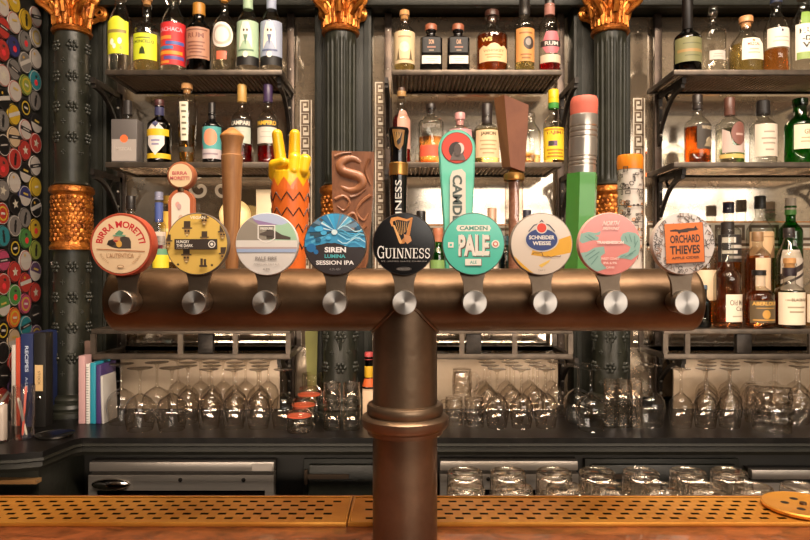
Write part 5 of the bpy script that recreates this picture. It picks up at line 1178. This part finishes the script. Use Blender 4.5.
dup(copa, (X(591, 2.265), 2.265, ZC), 'upside-down balloon glass before the fluted column, front one of two')
dup(copa, (X(578.5, 2.372), 2.372, ZC), 'upside-down balloon glass before the fluted column, rear one of two')
dup(copa, (X(650, 2.33), 2.33, ZC), 'upside-down balloon glass between the ribbed tumblers and the right wine glasses')
# dimpled mugs
def mug(label, loc, R_=.042, H=.115, rot=0, up=False):
    t = thing('dimpled_mug', label, 'mug', loc, None, (0, 0, rot)); n = 9; NZ = 34; NA = 90
    mb = MB(); vs, fs = [], []
    for j in range(NZ+1):
        z = H*j/NZ; base = R_*(.92 + .08*math.sin(PI*min(1, j/NZ*1.1)))
        if j >= NZ-1: base *= .94
        for i in range(NA):
            a = 2*PI*i/NA; row_ = int((z/H)*4.2 - .1); zc = (z/H*4.2 - .1) % 1; ph = (a*n/(2*PI) + .5*(row_ % 2)) % 1
            d = ((ph-.5)/.5)**2 + ((zc-.5)/.5)**2
            k = max(0, 1-d) if .02 < z/H < .93 else 0
            vs.append(((base-.15*R_*k)*math.cos(a), (base-.15*R_*k)*math.sin(a), z))
    for j in range(NZ):
        for i in range(NA): fs.append((j*NA+i, j*NA+(i+1) % NA, (j+1)*NA+(i+1) % NA, (j+1)*NA+i))
    mb.add(vs, fs, G_WARE); mb.lathe([(R_*.88, .001), (R_*.84, H*.5), (R_*.80, H*.9), (0, H*.9)], G_WARE, 28, close=False); mb.lathe([(R_*.93, H), (R_*.88, H+.002), (0, H+.001)], G_WARE, 28, close=False)
    mb.build('glass_body', t, sharp=70)
    MB().tube([(R_*.93, 0, H*.84), (R_*1.35, 0, H*.82), (R_*1.68, 0, H*.62), (R_*1.66, 0, H*.38), (R_*1.35, 0, H*.2), (R_*.95, 0, H*.18)], .0065, G_WARE, 10).build('handle', t, sharp=70)
    return t
mug('upside-down dimpled glass mug with handle right, front one below the lowest right shelf', (X(772, 2.25), 2.25, ZC), .066, .150, -.15)
mug('upside-down dimpled glass mug behind the front right mug', (X(758, 2.375), 2.375, ZC), .046, .140, .5)
mug('dimpled glass mug lower left of the stack beside the column collar', (X(454, 2.33), 2.33, ZC), .034, .098, 2.6)
mug('dimpled glass mug lower right of the stack beside the column collar', (X(474, 2.31), 2.31, ZC), .038, .104, -2.0)
mug('small dimpled glass mug on top of the stack beside the column collar', (X(462, 2.32), 2.32, ZC+.1065), .036, .092, .2)
# ribbed tumblers
def tumbler(label, loc, R_, H, nrib, taper=1.0, ins=True):
    t = thing('ribbed_tumbler' if nrib else 'pint_tumbler', label, 'tumbler', loc)
    rf = (lambda a, z: 1 + .045*math.cos(a*nrib)) if nrib else None
    mb = MB(); mb.lathe([(R_*taper*.95, 0), (R_*taper, .004), (R_, H)], G_WARE, max(28, nrib*5), rf=rf, close=False)
    mb.lathe([(0, .010), (R_*taper*.86, .010), (R_*.9, H)], G_WARE, 28, close=False); mb.lathe([(R_*taper*.95, 0), (0, .001)], G_WARE, 28, close=False)
    mb.build('glass_body', t, sharp=70); 
    MB().lathe([(R_*1.0, H-.002), (R_*1.02, H), (R_*.92, H+.001), (R_*.9, H-.002)], G_WARE, 28, close=False).build('rim', t, sharp=70)
    return t
k = 0
for r, Y in enumerate((2.30, 2.39)):
    for i in range(3):
        for lv in range(2):
            tumbler('ribbed highball tumbler, %s row, %s from the left, %s tier beside the balloon glasses' % (('front', 'rear')[r], ORD[i], ('lower', 'upper')[lv]), (X(610, Y)+i*.0465, Y, ZC+.077*lv), .0215, .0755, 10)
for i, px in enumerate((332, 351.5)):
    for lv in range(2):
        tumbler('%s pint tumbler of the %s stack in front of the centre green column' % (('lower', 'upper')[lv], ('left', 'right')[i]), (X(px, 2.27+.0*i), 2.27, ZC+.081*lv), .0325 if not lv else .029, .080, 0, .92 if not lv else 1.08)
# preserving jars
def jar(label, loc, R_=.042, H=.075):
    t = thing('preserving_jar', label, 'jar', loc)
    MB().lathe([(0, .002), (R_*.9, 0), (R_, .006), (R_, H*.62), (R_*.93, H*.70)], G_WARE, 28, close=False).lathe([(0, .006), (R_*.9, .006), (R_*.92, H*.6)], G_WARE, 24, close=False).build('glass_body', t, sharp=60)
    MB().lathe([(R_*.93, H*.70), (R_*1.0, H*.705), (R_*1.0, H*.75), (R_*.93, H*.755)], pbr('orange rubber', '#b8502c', .6), 28).build('rubber_seal', t)
    MB().lathe([(R_*.93, H*.76), (R_*.98, H*.78), (R_*.96, H*.88), (R_*.8, H*.97), (0, H)], G_WARE, 28, close=False).build('glass_lid', t, sharp=60)
    MB().tube([(R_*1.02, -.008, H*.45), (R_*1.18, -.01, H*.6), (R_*1.12, -.008, H*.85), (R_*.7, 0, H*1.0)], .0016, M_CHROME, 6).tube([(R_*1.1, .0, H*.4), (R_*1.25, 0, H*.3), (R_*1.2, 0, H*.12)], .0016, M_CHROME, 6).build('wire_clasp', t)
jar('front preserving jar with orange rubber seal on the back counter', (X(299, 2.235), 2.235, ZC)); jar('middle preserving jar with orange rubber seal', (X(303.5, 2.34), 2.34, ZC), .042, .096); jar('rear preserving jar with orange rubber seal', (X(309, 2.45), 2.45, ZC), .042, .118)
t = tumbler('plain clear tumbler behind the preserving jars', (X(313, 2.55), 2.55, ZC), .042, .148, 0)
# bottle and carton left of the font column
bottle('bottle with red, yellow and orange rings on its dark neck beside the bronze column', 369, 13, 352, ZC, 388, 376, 8, Y=2.52, body=G_OLIVE, labels=[('#d8642c', 378, 386, 88), ('#c8b8a0', 388, 402, 88)], cap=('#b84a4a', .12, 1.15, 'cap'), foil=('#e0b02c', 366, 377))
o = MB().box(-.026, .026, -.02, .02, 0, Z(390, 2.40)-ZC, ink('#c4a98c', .6), .002).build('carton', None, (X(370, 2.40), 2.40, ZC)); tag(o, 'tan carton on the counter, mostly hidden by the bronze column', 'box')
o = MB().prism([(X(305.5, 2.6), Z(332, 2.6)), (X(318.5, 2.6), Z(318, 2.6)), (X(316.5, 2.6), ZC+.002), (X(309, 2.6), ZC+.002)], 2.585, 2.59, pbr('mustard card', '#7d7a3e', .6, c2='#6c6a34', scale=4)).build('card_strip'); tag(o, 'mustard green strip of card standing beside the centre column', 'card')
# upturned glasses on the shelf under the bar
def pint(label, loc, first=[None]):
    if first[0]: return dup(first[0], loc, label, (0, 0, RND.uniform(0, 6)))
    t = thing('upturned_glass', label, 'drinking glass', loc); R_, H = .0385, .1385
    MB().lathe([(R_*1.08, 0), (R_*1.04, H*.5), (R_, H*.86), (R_*.985, H*.95), (R_*.93, H*.985), (R_*.86, H*.99), (R_*.80, H*.965), (R_*.74, H*.955), (0, H*.95)], G_WARE, 36, close=False).lathe([(R_*1.02, 0), (R_*.96, H*.5), (R_*.88, H*.84), (R_*.6, H*.86), (0, H*.86)], G_WARE, 32, close=False).build('glass_body', t, sharp=70)
    MB().lathe([(R_*.80, H*.97), (R_*.87, H*1.0), (R_*.95, H*.985), (R_*.9, H*.97)], G_WARE, 36, close=False).build('base_ring', t, sharp=70)
    first[0] = t; return t
for i, px in enumerate((465, 508, 554, 597, 641, 688, 729)): pint('upturned glass behind the bar edge, back row, %s from the column' % ORD[i], (X(px, 1.415), 1.415, .8885))
for i, px in enumerate((466, 514, 565, 611, 661, 705, 753, 801)): pint('upturned glass behind the bar edge, front row, %s from the column' % ORD[i], (X(px, 1.315), 1.315, .8885))

# ------------------------------------------------------------------ left wall of round beer badges
cols = {'white': '#968d85', 'red': '#8a2a24', 'yellow': '#9c7f22', 'navy': '#2a2a50', 'teal': '#23636a', 'orange': '#a45222', 'grey': '#5f5a56', 'cream': '#9a8468', 'green': '#3c6632', 'purple': '#44304a', 'black': '#161413', 'pink': '#8a364e', 'lime': '#6c7430'}  # inks darkened, the dim light on this wall is in the colours
motifs = ['a dark bar', 'a white lower half', 'a red centre dot', 'a yellow ring', 'a pale centre star', 'a black standing figure', 'a slanting white band']
def disc_badge(i, j, y, z, cn, mo):
    R_ = .0395; bm_ = MB(); M = Matrix.Rotation(PI/2, 4, 'Y')
    bm_.lathe([(R_*.96, 0), (R_, .002), (R_, .005), (R_*.95, .0065), (0, .0066)], ink(cols[cn], .4), 30, M)
    a = Art(.0004); C = ell(0, 0, .93, n=30); c = cols[cn]; alt = '#989088' if cn not in ('white', 'cream') else '#8a3a34'
    a.poly(ell(0, 0, .97, n=30), alt if (i+j) % 3 == 0 else '#2a2624').poly(ell(0, 0, .9, n=30), c)
    if mo == 0: a.poly(rect(-.95, -.16, .95, .2), '#221e1e', C).poly(rect(-.5, -.04, .5, .06), '#989088')
    elif mo == 1: a.poly(rect(-1, -1, 1, -.1), '#948c84', C).poly(rect(-.4, .1, .4, .3), '#9c8440')
    elif mo == 2: a.poly(ell(.05, -.2, .3), '#b82c30').poly(ell(0, .4, .2, .12), '#2a2624')
    elif mo == 3: a.poly(ell(0, 0, .68), '#9c8428').poly(ell(0, 0, .52), c).poly(rect(-.3, -.1, .3, .1), '#a0988c')
    elif mo == 4: a.poly([(.5*(1 if k % 2 == 0 else .42)*math.cos(PI*k/5+PI/2), .5*(1 if k % 2 == 0 else .42)*math.sin(PI*k/5+PI/2)) for k in range(10)], '#a09888')
    elif mo == 5: a.poly([(-.14, -.6), (.14, -.6), (.2, .1), (.1, .3), (-.1, .3), (-.2, .1)], '#141212').poly(ell(0, .42, .16), '#141212')
    else: a.poly([(-1, -.5), (-1, -.1), (1, .6), (1, .2)], '#9a938b', C).poly(ell(-.3, .45, .14), '#a07c2c')
    an = RND.uniform(-.25, .25)
    a.put(bm_, lambda u, v, l: (.0066+l, -(u*math.cos(an)-v*math.sin(an))*R_*-1, (u*math.sin(an)+v*math.cos(an))*R_))
    o = bm_.build('beer_badge', None, (-1.4518, y, z))
    tag(o, '%s beer badge with %s, %s row from top, %s column from pilaster' % (cn, motifs[mo], ORD[i], ORD[j]), 'beer badge', 'round beer badges covering the left wall')
ROWS, COLS = 18, 5
pick = [['white', 'yellow', 'yellow', 'white', 'navy'], ['white', 'grey', 'white', 'red', 'orange'], ['white', 'grey', 'navy', 'red', 'cream'], ['teal', 'lime', 'grey', 'white', 'white'], ['grey', 'black', 'white', 'black', 'teal'], ['black', 'white', 'yellow', 'grey', 'orange'], ['red', 'red', 'cream', 'black', 'red'], ['white', 'black', 'red', 'red', 'cream'], ['yellow', 'navy', 'white', 'grey', 'green'], ['black', 'grey', 'black', 'red', 'white'], ['yellow', 'green', 'grey', 'teal', 'pink'], ['lime', 'white', 'black', 'pink', 'white'], ['purple', 'red', 'red', 'red', 'pink'], ['red', 'pink', 'green', 'green', 'red'], ['black', 'teal', 'orange', 'black', 'green'], ['purple', 'navy', 'cream', 'black', 'orange'], ['cream', 'red', 'red', 'black', 'lime'], ['lime', 'lime', 'purple', 'red', 'navy']]
for i in range(ROWS):
    for j in range(COLS):
        z = 2.455 - .0835*i - (.0415 if j % 2 else 0); y = 2.565 - .0695*j
        disc_badge(i, j, y + RND.uniform(-.004, .004), z + RND.uniform(-.004, .004), pick[i][j], (i*3 + j*5 + (i*j) % 4) % 7)
o = MB().prism([(X(48, 2.6), Z(262, 2.6)), (X(56, 2.6), Z(260.5, 2.6)), (X(56.5, 2.6), Z(279, 2.6)), (X(53, 2.6), Z(273, 2.6))], 2.6175, 2.6195, ink('#a89a94', .7)).build('paper_scrap'); tag(o, 'torn pale paper scrap stuck on the green panel beside the studded column', 'paper')

# ------------------------------------------------------------------ binders, notebooks and pots at the left end
def slab(name, label, cat, px0, px1, ptop, Y, dep, m, lean=0, children=()):
    x0, x1 = X(px0, Y), X(px1, Y); c = (x0+x1)/2; H = Z(ptop, Y)-ZC
    t = thing(name, label, cat, (c, Y, ZC), None, (0, lean, 0))
    MB().box(x0-c, x1-c, 0, dep, .0005, H, m, .0012).build('cover', t)
    MB().box(x0-c+.002, x1-c-.002, .002, dep+.001, .003, H-.003, ink('#cfc6b8', .7)).build('pages', t)
    return t, (lambda q: X(q, Y)-c), (lambda q: Z(q, Y)-ZC), (x1-x0)/2
t, gx, gz, hw = slab('paper_folder', 'white paper folder at the far left of the binders', 'folder', 11.5, 15.2, 345, 2.31, .2, ink('#b5aca4', .7))
t, gx, gz, hw = slab('ring_binder', 'red-orange binder between the white folder and the navy binder', 'binder', 15.8, 20, 338, 2.31, .21, ink('#b8452c', .5))
t, gx, gz, hw = slab('ring_binder', 'navy blue binder with pale vertical lettering', 'binder', 20.5, 33, 334, 2.30, .22, ink('#1f2a52', .45))
a = Art(); a.text('RECIPES', -.006, gz(372), .006, gz(346), '#b8c0d0', .02, vert=1); a.text('A-LIST', -.005, gz(392), .005, gz(377), '#9aa4ba', .02, vert=1); a.put(MB(), lambda u, v, l: (u, -.0006-l, v)).build('lettering', t, flat=True)
t, gx, gz, hw = slab('ring_binder', 'wide black lever arch binder with a cream spine label', 'binder', 33.6, 45.5, 333, 2.29, .05, ink('#151311', .5))
a = Art(); a.poly(rect(-.0160, gz(391), .0120, gz(365)), '#c9a878'); a.text('STOCK', -.006, gz(385), .003, gz(371), '#5a4630', .01, vert=1); a.put(MB(), lambda u, v, l: (u, -.0006-l, v)).build('spine_label', t, flat=True)
MB().lathe([(.007, 0), (.005, .002), (.004, 0)], M_CHROME, 16, Matrix.Translation((-.002, -.0005, gz(398))) @ Matrix.Rotation(PI/2, 4, 'X')).build('finger_ring', t)
t, gx, gz, hw = slab('notebook', 'dusty pink notebook right of the studded column', 'notebook', 78.5, 85, 356, 2.345, .05, ink('#b08a8a', .6))
t, gx, gz, hw = slab('notebook', 'white spiral-bound notebook beside the pink one', 'notebook', 86, 89.5, 364, 2.345, .12, ink('#c9c6c2', .6))
sp = MB()
for k in range(22):
    z = .008 + k*(gz(366)-.012)/21; sp.tube([(-.004, .004, z), (-.004, -.003, z), (.004, -.003, z), (.004, .004, z)], .0009, M_CHROME, 5)
sp.build('spiral_binding', t)
t, gx, gz, hw = slab('notebook', 'teal notebook between the spiral-bound one and the purple folder', 'notebook', 90.2, 95.5, 363, 2.345, .12, ink('#1f7f94', .5))
t, gx, gz, hw = slab('paper_folder', 'purple folder right of the teal notebook', 'folder', 96.2, 101, 365, 2.345, .12, ink('#3a2a5c', .5))
t, gx, gz, hw = slab('paper_folder', 'thin pale grey folder leaning beside the purple one', 'folder', 101.8, 104.2, 376, 2.345, .11, ink('#a8a4a0', .6), -.04)
t, gx, gz, hw = slab('menu_holder', 'dull brown tall menu behind the pink and spiral notebooks', 'menu', 84.5, 91.5, 341, 2.46, .02, ink('#6a5248', .6))
# glass pot with pens and a round tray
t = thing('pen_pot', 'clear glass pot crowded with pens in front of the binders', 'pen pot', (X(24, 2.14), 2.14, ZC)); zp = Z(385, 2.14)-ZC
MB().lathe([(0, .003), (.027, 0), (.031, .006), (.033, zp)], G_WARE, 24, close=False).lathe([(.031, zp), (.029, .01), (0, .01)], G_WARE, 24, close=False).build('glass_body', t, sharp=60)
for k, (c, n) in enumerate((('#c4564a', 'red pen standing in the glass pot'), ('#d0ccc4', 'white pen leaning in the glass pot'), ('#2a2a34', 'black pen in the glass pot'), ('#8a8684', 'grey pen in the glass pot'))):
    an = [1.6, 3.1, .2, 4.6][k]; r0, r1 = .010, [.012, .020, .016, .019][k]; h = [.165, .13, .12, .125][k]
    b0 = Vector((-r0*math.cos(an)*.9, -r0*math.sin(an)*.9, .012)); b1 = Vector((r1*math.cos(an), r1*math.sin(an), h))
    mb = MB(); mb.tube([b0, b0.lerp(b1, .06), b1], [.001, .0038, .0038], ink(c, .35), 10); mb.ball(b1, .004, ink(c, .35), 8, 6)
    o = mb.build('pen', None, (X(24, 2.14), 2.14, ZC)); tag(o, n, 'pen')
t = thing('jam_jar', 'second clear glass jar holding white paper, left of the pen pot', 'jar', (X(0, 2.1), 2.1, ZC)); zp = Z(392, 2.1)-ZC
MB().lathe([(0, .003), (.03, 0), (.035, .008), (.036, zp*.8), (.031, zp)], G_WARE, 24, close=False).build('glass_body', t, sharp=60)
MB().box(-.018, .018, -.012, .012, .006, zp*.75, ink('#b5aaa2', .7), .003).build('paper_roll', t)
o = MB().lathe([(0, .0), (.05, 0), (.058, .004), (.060, .010), (.056, .008), (0, .004)], M_CHROME, 36).build('round_tray', None, (X(55, 2.17), 2.17, ZC)); tag(o, 'small round silver tray at the foot of the studded column', 'tray')
# ------------------------------------------------------------------ lights, world, camera
def area(name, loc, to, size, size_y, e, c):
    l = bpy.data.lights.new(name, 'AREA'); l.shape = 'RECTANGLE'; l.size = size; l.size_y = size_y; l.energy = e; l.color = c
    o = bpy.data.objects.new(name, l); COL.objects.link(o); o.location = loc
    o.rotation_euler = (Vector(to) - Vector(loc)).to_track_quat('-Z', 'Y').to_euler()
    return o
WARM, DAY = (1, .77, .55), (1, .90, .79)
area('daylight', ((W0+W1)/2, -5.35, (zb+zt)/2), ((W0+W1)/2, 0, (zb+zt)/2 - .1), W1-W0, zt-zb, 215, DAY)
area('ceiling_fill', (.6, .1, 3.84), (.3, 1.7, 1.2), 2.6, .4, 220, (1, .83, .67))  # added soft fill for taps and bottles, kept out of the mirror's view
for x, e in ((-.75, 4), (.3, 7), (1.4, 7)): area('bar_lamp', (x, 1.3, 3.3), (x, 2.5, 1.3), .5, .3, e, WARM)
area('bar_lamp', (0, .9, 3.5), (0, 1.0, 1.0), 1.6, .25, 22, (1, .70, .42))
area('under_bar_fill', (.1, 1.16, 1.0), (.1, 2.5, 1.02), 2.8, .03, 18, (1, .8, .62))  # added light hidden below the bar edge to brighten glassware and back counter
w = bpy.data.worlds.new('world'); sc.world = w; w.use_nodes = True
w.node_tree.nodes['Background'].inputs[0].default_value = (1, .88, .76, 1); w.node_tree.nodes['Background'].inputs[1].default_value = 1.0
cam = bpy.data.cameras.new('camera'); co = bpy.data.objects.new('camera', cam); COL.objects.link(co)
co.location = (0, 0, EYE); co.rotation_euler = (PI/2, 0, 0); cam.sensor_width = 36; cam.lens = F/810*36; cam.clip_start = .02
cam.dof.use_dof = False
sc.camera = co
sc.view_settings.view_transform = 'Standard'; sc.view_settings.look = 'None'; sc.view_settings.exposure = 0
sc.cycles.transparent_max_bounces = 40
